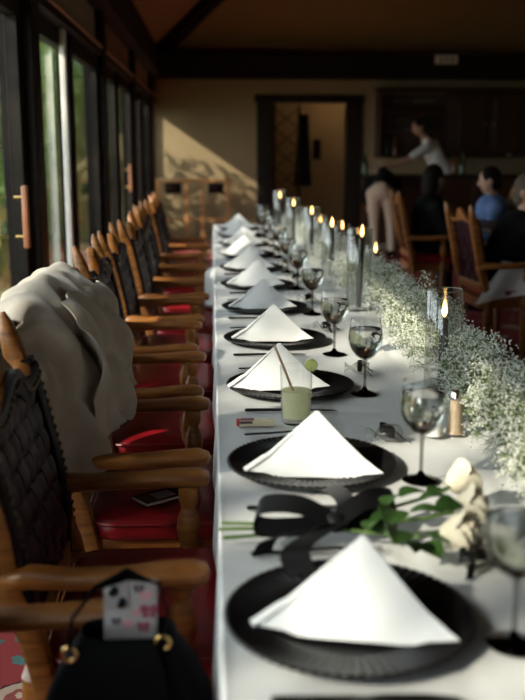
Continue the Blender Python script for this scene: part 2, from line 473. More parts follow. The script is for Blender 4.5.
# doorway surround and the passage behind it
d1 = sempty('door_1', (0, WY, 0))
MB().rbox((DX0 - 0.23, -0.06, 0), (DX0, 0.17, DZ), 0.01, 1).build('jamb', 'wood_dark', d1, smooth=False)
MB().rbox((DX1, -0.06, 0), (DX1 + 0.23, 0.17, DZ), 0.01, 1).build('jamb', 'wood_dark', d1, smooth=False)
MB().rbox((DX0 - 0.26, -0.07, DZ), (DX1 + 0.26, 0.17, DZ + 0.12), 0.01, 1).build('lintel', 'wood_dark', d1, smooth=False)
lf = MB().rbox((DX0 + 0.02, 0.16, 0.01), (DX0 + 0.06, 0.2, DZ - 0.01), 0.004, 1).rbox((DX0 + 0.42, 0.36, 0.01), (DX0 + 0.46, 0.4, DZ - 0.01), 0.004, 1).build('leaf_stile', 'wood_dark', d1, smooth=False)
for k in range(6):
    for sg in (0, 1):
        z0 = 0.15 + k * 0.3
        p = V(DX0 + 0.05, 0.19, z0 + (0.3 if sg else 0)); q = V(DX0 + 0.43, 0.37, z0 + (0 if sg else 0.3))
        MB().sweep([p, q], (0.03, 0.02), n=4, e=20).build('lattice_bar', 'wood_bar', lf, smooth=False)
MB().box((DX0 + 0.03, 0.2, 0.02), (DX0 + 0.05, 0.21, 0.04)).build('leaf_pin', 'brass', d1, smooth=False)
struct(MB().box((0.2, 17.0, 0), (3.0, 17.1, 2.7)).box((0.2, WY + 0.15, 0), (0.3, 17.0, 2.7)).box((2.9, WY + 0.15, 0), (3.0, 17.0, 2.7)).build('wall_passage', 'plaster', smooth=False))
struct(MB().box((0.2, WY + 0.15, 2.6), (3.0, 17.1, 2.7)).build('ceiling_passage', 'ceiling', smooth=False))

t = thing('added_fill_lamp', 'unseen fill lamp added on the passage ceiling', 'lamp', (2.3, 16.2, 2.6))  # fill lamp added out of view to brighten the passage
MB().lathe([(0.09, 0), (0.09, -0.02), (0.03, -0.03), (0.001, -0.03)], 20).build('base', 'white_plastic', t)
MB().ell((0, 0, -0.07), 0.06, 16, 10).build('globe', 'fill_lamp_glow', t)
pd = bpy.data.lights.new('fill_bulb', 'POINT'); pd.energy = 8; pd.color = (1.0, 0.75, 0.45); pd.shadow_soft_size = 0.06  # added warm fill light for the dark doorway interior
po = bpy.data.objects.new('fill_bulb', pd); C.objects.link(po); po.parent = t; po.location = (0, 0, -0.2)

# ------------------------------------------------------------------ outside
struct(MB().box((-40, -10, -0.3), (WX - 0.14, 60, -0.14)).build('ground', 'ground', smooth=False))
def leaves(mb, c, r, n, size, rg):
    for _ in range(n):
        d = V(rg.gauss(0, 1), rg.gauss(0, 1), rg.gauss(0, 1)).normalized() * (rg.random() ** 0.33)
        p = V(c[0] + d.x * r[0], c[1] + d.y * r[1], c[2] + d.z * r[2])
        a = V(rg.gauss(0, 1), rg.gauss(0, 1), rg.gauss(0, 1)).normalized(); b = a.orthogonal().normalized()
        s = size * rg.uniform(0.6, 1.3); q = a.cross(b) * s * 0.12
        mb.add([p - a * s, p + b * s * 0.5 + q, p + a * s, p - b * s * 0.5 + q], [(0, 1, 2), (0, 2, 3)])
rg = random.Random(3)
def bush(label, c, r, n, size, m='foliage'):
    t = thing('garden_bush', label, 'bush', (c[0], c[1], -0.14), group='shrubs seen through the windows')
    mb = MB(); leaves(mb, (0, 0, c[2] + 0.14), r, n, size, rg)
    mb.build('foliage', m, t, smooth=False)
    s = MB()
    for k in range(4):
        a = rg.uniform(0, 6.28); s.tube([(0, 0, 0), (0.3 * r[0] * math.cos(a), 0.3 * r[1] * math.sin(a), c[2] * 0.6), (0.6 * r[0] * math.cos(a), 0.6 * r[1] * math.sin(a), c[2] + 0.1)], [0.025, 0.018, 0.008], 6)
    s.build('branch', 'bark', t)
bush('bright green leafy shrub outside low in the nearest window', (-2.7, 11.6, 0.5), (0.75, 1.5, 0.85), 3000, 0.055)
bush('full green shrub outside beside the last window bays', (-2.1, 13.3, 1.2), (0.6, 1.1, 1.5), 3500, 0.06)
bush('loose green shrub outside above the bright low shrub', (-3.4, 15.6, 2.1), (1.0, 1.8, 1.2), 3000, 0.07)
bush('green and rust shrub outside seen right of the pale upright', (-2.5, 16.6, 0.6), (0.55, 1.3, 0.9), 2600, 0.05, 'foliage_warm')
bush('tall dark green shrub outside beyond the second bay', (-3.6, 22.5, 2.0), (1.1, 2.6, 2.2), 4500, 0.09)
bush('dim green shrub outside the third window bay', (-2.4, 27.5, 1.6), (0.8, 1.8, 2.0), 3500, 0.09)
bush('far hedge like shrub outside the last window', (-3.2, 33.5, 2.2), (1.3, 3.0, 2.8), 4500, 0.12)
bush('broad green shrub outside closing the garden view', (-7.5, 26.0, 3.2), (2.6, 4.5, 3.6), 7000, 0.14)
bush('huge dark green shrub closing the far end of the garden', (-8.0, 40.0, 5.0), (7.0, 4.0, 5.5), 9000, 0.22)
tr = thing('garden_tree', 'mossy tree trunk outside right of the pale window upright', 'tree', (-2.25, 19.4, -0.14))
MB().tube([(0, 0, 0), (0.04, 0, 1.2), (-0.03, 0.05, 2.4), (0.05, 0, 3.6)], [0.22, 0.17, 0.15, 0.11], 10).build('trunk', 'bark', tr)
mb = MB(); leaves(mb, (0, 0, 1.9), (0.35, 0.35, 1.4), 500, 0.06, rg); mb.build('ivy', 'foliage', tr, smooth=False)

# two trees left of the house, whose crowns break up the sun before it reaches the windows
for lab, cy in (('broad leafy tree left of the house nearest the camera', -2.9), ('broad leafy tree left of the house farther along', 2.6)):
    tr = thing('garden_tree', lab, 'tree', (-8.2, cy, -0.14))
    MB().tube([(0, 0, 0), (0.1, 0, 2.0), (0.0, 0.1, 4.0), (0.2, 0, 6.5)], [0.22, 0.19, 0.15, 0.08], 10).build('trunk', 'bark', tr)
    mb = MB()
    for q in range(105):
        c = (rg.uniform(-1.8, 1.8), rg.uniform(-2.5, 2.5), 6.3 + rg.uniform(-1.5, 1.5))
        leaves(mb, c, (0.35, 0.35, 0.3), 17, 0.12, rg)
    mb.build('crown', 'foliage', tr, smooth=False)

# ------------------------------------------------------------------ chairs
CX = -0.2       # chair origin relative to the table edge at x = 0
def xb(z): return -0.13 - (0.088 * ((z - 0.58) / 0.42) ** 1.35 if z > 0.58 else 0.0)
def rrect(x0, x1, y0, y1, r, z, n=7):
    pts = []
    for cx, cy, a0 in ((x1 - r, y1 - r, 0), (x0 + r, y1 - r, 90), (x0 + r, y0 + r, 180), (x1 - r, y0 + r, 270)):
        for k in range(n + 1):
            a = math.radians(a0 + 90 * k / n); pts.append(V(cx + r * math.cos(a), cy + r * math.sin(a), z))
    return pts
NV, NH = 7, 7
vy = [(-0.5 * (NV - 1) + i) * 0.0565 for i in range(NV)]
hz = [0.535 + j * 0.0565 for j in range(NH)]
def wave(t, cs, par):     # smooth over/under along a strap
    s = (t - cs[0]) / (cs[1] - cs[0])
    return math.cos(PI * s) * (1 if par % 2 == 0 else -1)
def make_chair():
    t = thing('dining_chair', 'x', 'chair')
    for sy in (-1, 1):
        zs = [0, 0.2, 0.42, 0.52, 0.62, 0.72, 0.82, 0.90, 0.93, 0.948, 0.97, 1.0, 1.022]
        xs = [-0.12, -0.085, -0.077, -0.098] + [xb(z) for z in zs[4:]]
        ws = [(0.036, 0.036), (0.042, 0.04), (0.046, 0.044), (0.046, 0.044), (0.045, 0.050), (0.043, 0.056), (0.042, 0.056), (0.042, 0.054), (0.034, 0.046), (0.050, 0.042), (0.054, 0.036), (0.036, 0.026), (0.009, 0.010)]
        yo = [0.225] * 7 + [0.228, 0.230, 0.234, 0.238, 0.243, 0.248]
        MB().sweep([V(xs[i] - 0.02, sy * yo[i], zs[i]) for i in range(len(zs))], ws, (0, 1, 0), 12, 3.5).build('back_post', 'wood', t)
        # arm
        ap = [V(-0.165, sy * 0.228, 0.622), V(-0.15, sy * 0.233, 0.640), V(-0.12, sy * 0.238, 0.646), V(-0.05, sy * 0.246, 0.644), V(0.03, sy * 0.249, 0.645), V(0.11, sy * 0.247, 0.650), V(0.160, sy * 0.246, 0.651), V(0.182, sy * 0.246, 0.648), V(0.189, sy * 0.246, 0.646)]
        aw = [(0.03, 0.03), (0.048, 0.04), (0.05, 0.04), (0.05, 0.034), (0.052, 0.034), (0.062, 0.036), (0.066, 0.038), (0.045, 0.03), (0.012, 0.01)]
        MB().sweep(ap, aw, (0, 1, 0), 14, 2.8).build('arm', 'wood', t)
        pr = [(0.014, 0), (0.018, 0.02), (0.014, 0.05), (0.02, 0.2), (0.025, 0.33), (0.019, 0.355), (0.027, 0.365), (0.027, 0.43), (0.018, 0.445), (0.023, 0.458), (0.015, 0.475), (0.019, 0.50), (0.026, 0.54), (0.024, 0.565), (0.014, 0.59), (0.021, 0.605), (0.021, 0.635)]
        MB().lathe(pr, 14, (0.14, sy * 0.225, 0)).build('front_leg', 'wood', t)
    # seat rail and cushion
    MB().rings([rrect(-0.145, 0.20, -0.215, 0.215, 0.03, 0.375), rrect(-0.15, 0.205, -0.22, 0.22, 0.03, 0.38), rrect(-0.15, 0.205, -0.22, 0.22, 0.03, 0.435), rrect(-0.145, 0.20, -0.215, 0.215, 0.03, 0.44)]).build('seat_rail', 'wood', t)
    ins = [(0.02, 0.436), (0.004, 0.444), (0, 0.456), (0.0, 0.478), (0.008, 0.490), (0.03, 0.499), (0.08, 0.507), (0.13, 0.510), (0.17, 0.511)]
    cu = MB().rings([rrect(-0.108 + i, 0.25 - i, -0.238 + i, 0.238 - i, max(0.07 - i * 0.4, 0.006), z) for i, z in ins]).build('seat_cushion', 'leather_red', t, ang=60)
    rp = rrect(-0.111, 0.253, -0.241, 0.241, 0.07, 0.484); rp.append(rp[0])
    MB().tube(rp, 0.0045, 6).build('piping', 'leather_red', cu)
    # back: bottom rail, border, crest, woven straps, nails
    MB().sweep([V(xb(0.5), -0.21, 0.505), V(xb(0.5), 0.21, 0.505)], (0.03, 0.05), (1, 0, 0), 8, 6).build('back_rail', 'wood', t)
    def topz(y): return 0.910 + 0.085 * math.exp(-(y / 0.085) ** 2) + 0.02 * (abs(y) / 0.21) ** 4
    rr = []
    for k in range(29):
        y = -0.212 + 0.424 * k / 28; zt = topz(y); zb = 0.895 + 0.02 * math.exp(-(y / 0.1) ** 2)
        rr.append([V(xb(zb) + 0.012, y, zb), V(xb((zb + zt) / 2) + 0.018, y, (zb + zt) / 2), V(xb(zt) + 0.006, y, zt - 0.003), V(xb(zt) - 0.006, y, zt), V(xb(zt) - 0.018, y, zt - 0.004), V(xb(zb) - 0.018, y, zb)])
    MB().rings(rr).build('crest_rail', 'wood', t)
    bo = MB()
    for sy in (-1, 1):
        bo.sweep([V(xb(z) + 0.006, sy * 0.218, z) for z in (0.5, 0.6, 0.7, 0.8, 0.9, 0.93)], (0.046, 0.026), (0, 1, 0), 8, 4)
    bo.sweep([V(xb(0.9) + 0.014, -0.225 + 0.45 * k / 20, topz(-0.225 + 0.45 * k / 20) - 0.035 - 0.03 * math.exp(-((k - 10) / 4) ** 2)) for k in range(21)], (0.018, 0.05), (1, 0, 0), 8, 4)
    bo.build('leather_border', 'leather_border', t)
    nl = MB()
    for sy in (-1, 1):
        for k in range(22):
            z = 0.51 + k * 0.019; nl.ell((xb(z) + 0.020, sy * 0.230, z), (0.004, 0.0055, 0.0055), 6, 4)
    for k in range(23):
        y = -0.22 + 0.44 * k / 22; nl.ell((xb(0.9) + 0.025, y, topz(y) - 0.035 - 0.03 * math.exp(-((y / 0.08)) ** 2)), (0.004, 0.0055, 0.0055), 6, 4)
    nl.build('nail_trim', 'nail', t)
    A = 0.0075
    vm = []
    for par in (0, 1):
        def fv(u, v, par=par):
            z = 0.505 + 0.40 * v; y = (u - 0.5) * 0.053
            return V(xb(z) + A * wave(z, hz, par) + 0.004 * (1 - (2 * u - 1) ** 2), y, z)
        vm.append(MB().shell(fv, 3, 20, 0.003).mesh('strap_upright', 'leather_strap'))
    for i, y in enumerate(vy): link('strap', vm[i % 2], t, (0, y, 0))
    hm = []
    for par in (0, 1):
        def fh(u, v, par=par):
            y = -0.2 + 0.4 * v; zz = (u - 0.5) * 0.053
            return V(-A * wave(y, vy, par) + 0.004 * (1 - (2 * u - 1) ** 2) - 0.22 * zz, y, zz)
        hm.append(MB().shell(fh, 3, 21, 0.003).mesh('strap_across', 'leather_strap'))
    for j, z in enumerate(hz): link('strap', hm[j % 2], t, (xb(z), 0, z))
    return t
CH_Y = [1.165 + 0.632 * k for k in range(11)]
chair0 = make_chair()
cl = ['red leather armchair holding the black handbag, nearest to the camera',
      'armchair with woven leather back in the left foreground, second from the camera',
      'armchair with the beige jacket over its back and a phone on its red seat']
for k, y in enumerate(CH_Y):
    lab = cl[k] if k < 3 else 'woven leather armchair along the long table, %s' % nth(k)
    jx = CX + [0, 0, 0, -0.018, -0.040, -0.030, -0.002, -0.004, -0.032, -0.003, -0.018][k]
    rz = rng.uniform(-0.02, 0.02) if k > 2 else 0
    if k == 0:
        chair0.location = (CX - 0.085, y, 0); chair0['label'] = lab; chair0['group'] = 'armchairs along the long table'
    else:
        dup(chair0, (jx, y, 0), rz, lab, 'armchairs along the long table')

# ------------------------------------------------------------------ long table and cloth
TY0, TY1, TW = 0.42, 7.85, 0.765
tb = thing('banquet_table', 'long narrow banquet table under the white cloth', 'table', (TW / 2, (TY0 + TY1) / 2, 0))
ly = (TY1 - TY0) / 2
MB().rbox((-TW / 2 + 0.012, -ly + 0.012, 0.715), (TW / 2 - 0.012, ly - 0.012, 0.748), 0.006, 2).build('table_top', 'wood_bar', tb)
for y in (-ly + 0.3, -0.9, 0.9, ly - 0.3):
    for x in (0.05, TW / 2 - 0.08):
        MB().tube([(x, y, 0), (x, y, 0.715)], 0.018, 8).build('leg', 'black_metal', tb)
def cloth_fn():
    NU, NVv = 84, 380
    S = [-0.20]; 
    # arc-length stations across: left hem, top, right hem
    prof = []
    for k in range(10): prof.append((0.005, 0.55 + 0.205 * k / 10, 'l'))
    for k in range(1, 5):
        a = PI / 2 * k / 5; prof.append((0.010 - 0.005 * math.cos(a) + 0.0, 0.755 + 0.005 * math.sin(a), 'e'))
    for k in range(52): prof.append((0.010 + (TW - 0.012) * k / 51, TZ, 't'))
    for k in range(1, 5):
        a = PI / 2 * k / 5; prof.append((TW - 0.001 + 0.005 * math.sin(a), 0.755 + 0.005 * math.cos(a), 'e'))
    for k in range(14): prof.append((TW + 0.004, 0.75 - 0.33 * k / 13, 'r'))
    n = len(prof); ys = []
    for j in range(NVv + 1):
        v = j / NVv; ys.append(TY0 + (TY1 - TY0) * (0.55 * v + 0.45 * v * v))
    def P(i, j):
        x, z, k = prof[i]; y = ys[j]
        if k == 't':
            m = min(x, TW - x); fall = min(1, m / 0.03)
            d = 0.0022 * (mnoise.noise(V(x * 7, y * 4.2, 0)) - 0.35) + 0.0016 * (mnoise.noise(V(x * 3 + y * 2.2, y * 9, 3)) - 0.35)
            for cx, w_, h_ in ((0.285, 0.006, 0.0035), (0.53, 0.006, 0.003)):      # pressed fold lines
                d -= h_ * math.exp(-((x - cx - 0.012 * math.sin(y * 2.1)) / w_) ** 2)
            t = (y + 0.25 * x) % 0.93
            d -= 0.0025 * math.exp(-((t - 0.4) / 0.008) ** 2)
            z += min(d, -0.0002) * fall
        elif k in 'lr':
            dep = (TZ - z); sg = -1 if k == 'l' else 1
            amp = dep * (0.10 if k == 'l' else 0.16)
            w = 0.5 + 0.5 * math.sin(y * 11 + 1.3 * math.sin(y * 3.1)); x += sg * amp * w * (0.6 if k == 'l' else 1)
            if k == 'l': x -= 0.05 * math.exp(-((y - 5.05) / 0.07) ** 2) * min(1, dep / 0.03)
        return V(x, y, z - 0.0015)
    mb = MB(); th = 0.0015
    vs = [P(i, j) for j in range(NVv + 1) for i in range(n)]
    fs = [(j * n + i, j * n + i + 1, (j + 1) * n + i + 1, (j + 1) * n + i) for j in range(NVv) for i in range(n - 1)]
    mb.add(vs, fs)
    # end drops
    for j, sg in ((0, -1), (NVv, 1)):
        top = [P(i, j) for i in range(14, 66)]
        rows = [[p + V(0, sg * (0.004 + 0.06 * q * (0.5 + 0.5 * math.sin(p.x * 25))), -0.3 * q) for p in top] for q in (0, 0.02, 0.2, 0.5, 0.75, 1.0)]
        mb.rings(rows, cap=False, closed=False)
    return mb
co = tag(cloth_fn().build('tablecloth', 'cloth', ang=70), 'white linen cloth over the long banquet table', 'tablecloth')
md = co.modifiers.new('thickness', 'SOLIDIFY'); md.thickness = 0.0015; md.offset = -1

# ------------------------------------------------------------------ place settings
PY = [1.153 + 0.6255 * k for k in range(11)]
PX = 0.193
def make_charger():
    n = 432; rr = []
    prof = [(0.002, 0.0), (0.075, 0.0), (0.085, 0.0), (0.092, 0.004)]
    rows = [(0.003, 0.0040, 0), (0.06, 0.0040, 0), (0.092, 0.0045, 0), (0.098, 0.0065, 0), (0.106, 0.009, 1), (0.12, 0.0105, 1), (0.14, 0.0125, 1), (0.153, 0.0145, 1), (0.158, 0.0160, 0.3), (0.1615, 0.0155, 0), (0.1625, 0.0135, 0), (0.1600, 0.0115, 0), (0.10, 0.0035, 0), (0.095, 0.0, 0), (0.003, 0.0, 0)]
    for r, z, m in rows:
        ring = []
        for k in range(n):
            a = 2 * PI * k / n; d = m * 0.0021 * math.cos(a * 72); rq = r + (0.0012 * math.cos(a * 72) if 0.159 < r else 0)
            ring.append(V(rq * math.cos(a), rq * math.sin(a), z + d))
        rr.append(ring)
    return MB().rings(rr).mesh('charger', 'charger', ang=80)
ch_me = make_charger()
def make_napkin(seed):
    rq = random.Random(seed)
    t = thing('napkin', 'x', 'napkin')
    L = V(-0.128, -0.045, 0.0); R = V(0.122, -0.060, 0.0); Pk = V(0.004, 0.022, 0.109); B = V(0.012, 0.115, 0.0)
    def pz(q):
        r = math.hypot(q.x, q.y); return 0.0 if r < 0.09 else min(1, (r - 0.09) / 0.015) * 0.0075 + max(0, r - 0.105) * 0.13
    def tri(a, b, c, bulge, n, th, name, par, off=V(0, 0, 0)):
        # rows from base a-b up to the apex c, softly rounded
        nrm = (b - a).cross(c - a).normalized()
        def fn(u, v):
            v2 = v * 0.985
            p = a.lerp(b, u).lerp(c, v2)
            s = 4 * u * (1 - u)
            k = bulge * s * (1 - v2) * (0.35 + 0.65 * math.sin(PI * min(1, v2 + 0.15)))
            w = 0.004 * mnoise.noise(p * 14 + V(seed * 3.1, 0, 0)) * min(1, v * 5)
            q = p + nrm * (k + w) + off
            q.z = max(q.z, 0.0016) + pz(q) * (1 - v)
            return q
        return MB().shell(fn, n, n, th)
    MBf = tri(L, R, Pk, 0.014, 14, 0.003, '', None)
    fr = MBf.build('front_face', 'napkin', t, ang=70)
    tri(R, B, Pk, 0.010, 10, 0.003, '', None).build('side_face', 'napkin', t, ang=70)
    tri(B, L, Pk, 0.010, 10, 0.003, '', None).build('side_face', 'napkin', t, ang=70)
    # second folded layer peeping out along the left edge and the base
    L2 = L + V(-0.002, 0.012, 0.0); 
    def fl(u, v):
        p = L2.lerp(Pk, v * 0.96); q = L.lerp(Pk, v * 0.96)
        w = p.lerp(q, u) + V(-0.0045, -0.002, 0.004) * math.sin(PI * u) * (1 - v) - V(0, 0.006, 0) * u * (1 - v)
        w.z = max(w.z, 0.002) + pz(w) * (1 - v); return w
    MB().shell(fl, 4, 12, 0.004).build('fold', 'napkin', t, ang=70)
    return t
nap0 = make_napkin(1); nap1 = make_napkin(5)
used = [False, False]
# cutlery meshes (lie along +x, handle towards the diner at -x)
def knife_me():
    m = MB()
    m.sweep([V(-0.105, 0, 0.004), V(-0.10, 0, 0.004), V(-0.02, 0, 0.0045), V(0.0, 0, 0.004)], [(0.008, 0.004), (0.012, 0.007), (0.010, 0.006), (0.008, 0.005)], (0, 1, 0), 8, 3)
    m.sweep([V(0.0, 0, 0.004), V(0.02, 0.002, 0.0035), V(0.07, 0.002, 0.003), V(0.10, 0.0, 0.0025), V(0.11, -0.003, 0.0022)], [(0.008, 0.004), (0.017, 0.0025), (0.018, 0.002), (0.013, 0.0015), (0.004, 0.001)], (0, 1, 0), 8, 2.5)
    return m.mesh('knife', 'black_metal')
def fork_me():
    m = MB()
    m.sweep([V(-0.10, 0, 0.003), V(-0.095, 0, 0.0035), V(-0.04, 0, 0.005), V(0.03, 0, 0.009), V(0.045, 0, 0.0085), V(0.058, 0, 0.0065)], [(0.008, 0.003), (0.013, 0.004), (0.008, 0.004), (0.006, 0.004), (0.018, 0.0025), (0.022, 0.002)], (0, 1, 0), 8, 2.5)
    for k in range(4):
        y = (k - 1.5) * 0.0062
        m.sweep([V(0.056, y, 0.0066), V(0.075, y, 0.0048), V(0.10, y * 0.95, 0.008)], [(0.0034, 0.002), (0.003, 0.002), (0.0016, 0.0012)], (0, 1, 0), 6)
    return m.mesh('fork', 'black_metal')
kn_me, fk_me = knife_me(), fork_me()
def make_goblet():
    t = thing('goblet', 'x', 'goblet')
    outer = [(0.006, 0.086), (0.012, 0.089), (0.024, 0.098), (0.035, 0.112), (0.0415, 0.128), (0.0435, 0.142), (0.042, 0.160), (0.0385, 0.178), (0.036, 0.190)]
    inner = [(r - 0.0013, z + 0.0004) for r, z in outer[::-1]]
    inner[-1] = (0.004, 0.0885)
    MB().rings([[V(r * math.cos(2 * PI * k / 40), r * math.sin(2 * PI * k / 40), z) for k in range(40)] for r, z in outer + inner], cap=False).build('bowl', 'glass_thin', t, ang=80)
    wi = [(0.001, 0.0895), (0.010, 0.0905), (0.0215, 0.0995), (0.0325, 0.113), (0.039, 0.1285), (0.0412, 0.142), (0.0404, 0.158), (0.0388, 0.1655), (0.001, 0.1650)]
    MB().lathe(wi, 40).build('water', 'water', t, ang=60)
    MB().lathe([(0.0042, 0.016), (0.0038, 0.03), (0.0036, 0.055), (0.0042, 0.075), (0.0058, 0.085), (0.0065, 0.087), (0.001, 0.0885)], 20).build('stem', 'glass_smoke', t, ang=80)
    MB().lathe([(0.033, 0.0), (0.0345, 0.0012), (0.033, 0.0028), (0.018, 0.006), (0.008, 0.011), (0.0043, 0.0175)], 32).build('foot', 'glass_foot', t, ang=80)
    return t
gob0 = make_goblet()
def make_favour():
    # small sheer pouch closed by a black ribbon bow
    t = thing('favour_pouch', 'x', 'pouch')
    def f(u, v):
        a = 2 * PI * u; prof = [(0.026, 0.001), (0.030, 0.010), (0.026, 0.020), (0.010, 0.026), (0.006, 0.028), (0.014, 0.032), (0.026, 0.036)]
        k = v * (len(prof) - 1); i = min(int(k), len(prof) - 2); q = k - i
        r = prof[i][0] * (1 - q) + prof[i + 1][0] * q; z = prof[i][1] * (1 - q) + prof[i + 1][1] * q
        r *= 1 + 0.10 * math.sin(a * 7 + v * 3) * (0.3 + v)
        return V(r * math.cos(a) * 0.9, z * 1.9 - 0.03 + (0.031 - 0.0) * 1.0 - 0.0019, r * math.sin(a) * 0.55 + 0.0165)
    MB().shell(f, 36, 14, 0.0006).build('pouch', 'organza', t, ang=80)
    rb = MB()
    for sg in (-1, 1):
        def loop(u, v, sg=sg):
            a = PI * 2 * v
            return V(sg * (0.014 - 0.014 * math.cos(a)) + 0.001, 0.026 + 0.007 * math.sin(a), 0.016 + (u - 0.5) * 0.02 + 0.006)
        rb.shell(loop, 2, 16, 0.0008)
        def tail(u, v, sg=sg):
            return V(sg * (0.004 + 0.03 * v) + (u - 0.5) * 0.014, 0.022 - 0.03 * v, 0.026 - 0.024 * v + 0.002 * math.sin(6 * v))
        rb.shell(tail, 2, 10, 0.0008)
    rb.ell((0, 0.026, 0.022), 0.006, 8, 6)
    rb.build('ribbon_bow', 'ribbon', t, ang=60)
    return t
fav0 = make_favour()
for k, y in enumerate(PY):
    c = tag(link('charger_plate', ch_me, None, (PX + [-0.022, -0.008][k] if k < 2 else PX, y, TZ), (0, 0, rng.uniform(0, 1))), 'black ribbed charger plate on the white cloth, %s' % nth(k), 'plate', 'charger plates along the table')
    i = k % 2; src = (nap0, nap1)[i]
    rz = [-0.16, -0.06, 0.05, 0.0, 0.03, -0.04, 0.06, 0.0, 0.05, -0.05, 0.04][k]
    lab = 'white napkin folded into a pyramid on the charger, %s' % nth(k)
    loc = (PX + [-0.012, -0.005, -0.03, -0.005, -0.005, 0, -0.01, -0.02, 0, -0.01, 0][k], y + [-0.01, -0.03, 0, 0, 0, 0, 0, 0, 0, 0, 0][k], TZ + 0.0042)
    if not used[i]:
        used[i] = True; src.location = loc; src.rotation_euler = (0, 0, rz); src['label'] = lab; src['group'] = 'pyramid napkins'
    else: dup(src, loc, rz, lab, 'pyramid napkins')
    tag(link('knife', kn_me, None, (0.165 + rng.uniform(-.01, .01), (y - 0.225) if k else 0.966, TZ), (0, 0, rng.uniform(-.04, .04))), 'black knife on the near side of the %s charger' % ORD[k], 'knife', 'black knives')
    tag(link('fork', fk_me, None, (0.16 + rng.uniform(-.01, .01), y + 0.215, TZ), (0, 0, rng.uniform(-.05, .05))), 'black fork on the far side of the %s charger' % ORD[k], 'fork', 'black forks')
    gx = [0.366, 0.378, 0.373, 0.356][k] if k < 4 else 0.365 + rng.uniform(-.012, .012)
    gy = [1.085, 1.690, 2.335, 2.81][k] if k < 4 else y - 0.12 + rng.uniform(-.03, .03)
    lab = 'water goblet with dark foot beside the charger, %s' % nth(k)
    if k == 0: gob0.location = (gx, gy, TZ); gob0['label'] = lab; gob0['group'] = 'water goblets'
    else: dup(gob0, (gx, gy, TZ), rng.uniform(0, 6), lab, 'water goblets')
    fx, fy = [tuple(onZ(485, 574, TZ))[:2], (0.385, 1.95), (0.42, 2.55)][k] if k < 3 else (0.40, y + 0.15)
    lab = 'sheer favour pouch with black bow by the %s goblet' % ORD[k]
    fr = [0.4, 1.9, 1.4][k] if k < 3 else rng.uniform(0.5, 2.0)
    if k == 0: fav0.location = (fx, fy, TZ); fav0.rotation_euler = (0, 0, fr); fav0['label'] = lab; fav0['group'] = 'favour pouches'
    else: dup(fav0, (fx, fy, TZ), fr, lab, 'favour pouches')

# ------------------------------------------------------------------ candles in glass cylinders
def candle_set(k, x, y, h, hc, label, lean=0.0):
    t = thing('candle_holder', 'clear glass cylinder vase around the black candle, ' + label, 'candle holder', (x, y, TZ), group='glass cylinders')
    R = 0.047; n = 40
    prof = [(0.001, 0.0), (R - 0.003, 0.0), (R, 0.003), (R, h - 0.001), (R - 0.001, h), (R - 0.0022, h - 0.001), (R - 0.0022, 0.010), (0.001, 0.009)]
    MB().lathe(prof, n).build('cylinder', 'glass_vase', t, ang=50)
    MB().tube([V((R - 0.0011) * math.cos(2 * PI * k / n), (R - 0.0011) * math.sin(2 * PI * k / n), h + 0.0006) for k in range(n + 1)], 0.0013, 6).build('rim', 'glass_rim', t, ang=80)
    c = thing('taper_candle', 'lit black taper candle inside the glass cylinder, ' + label, 'candle', (x, y, TZ + 0.010), group='black taper candles')
    c.rotation_euler = (0, lean, 0)
    MB().lathe([(0.0118, 0), (0.0115, hc * 0.5), (0.0105, hc - 0.003), (0.008, hc), (0.002, hc - 0.002)], 18).build('wax', 'candle', c)
    MB().tube([(0, 0, hc - 0.003), (0.001, 0, hc + 0.006), (0.002, 0, hc + 0.010)], 0.0009, 6).build('wick', 'wick', c)
    fh = 0.034
    fl = MB().lathe([(0.001, hc + 0.003), (0.0052, hc + 0.009), (0.0072, hc + 0.016), (0.0068, hc + 0.024), (0.0045, hc + 0.034), (0.0022, hc + 0.042), (0.0003, hc + 0.050)], 12)
    fl.build('flame', 'flame', c)
# (px of axis, approx distance) -> x from the photograph's column
def colx(px, y): return (onZ(px, 400, 0).x - 0) and (ray(px, 300).x / ray(px, 300).y) * y
cs = [(445, 2.40, 0.25, 0.168, 'nearest to the camera beside the shakers'), (358.5, 3.62, 0.305, 0.262, 'second from the camera, tall'),
      (374.5, 4.35, 0.175, 0.125, 'short one behind the second'), (331, 4.62, 0.255, 0.22, 'fourth from the camera'),
      (341, 5.15, 0.20, 0.165, 'half hidden behind the fourth'), (311, 5.45, 0.275, 0.225, 'sixth from the camera'),
      (319, 5.95, 0.20, 0.14, 'low one behind the sixth'), (293, 6.35, 0.28, 0.22, 'eighth from the camera'), (279.5, 7.1, 0.30, 0.235, 'farthest, by the table end')]
for k, (px, y, h, hc, lb) in enumerate(cs):
    candle_set(k, colx(px, y), y, h, hc, lb, 0.03 if k == 1 else 0.0)

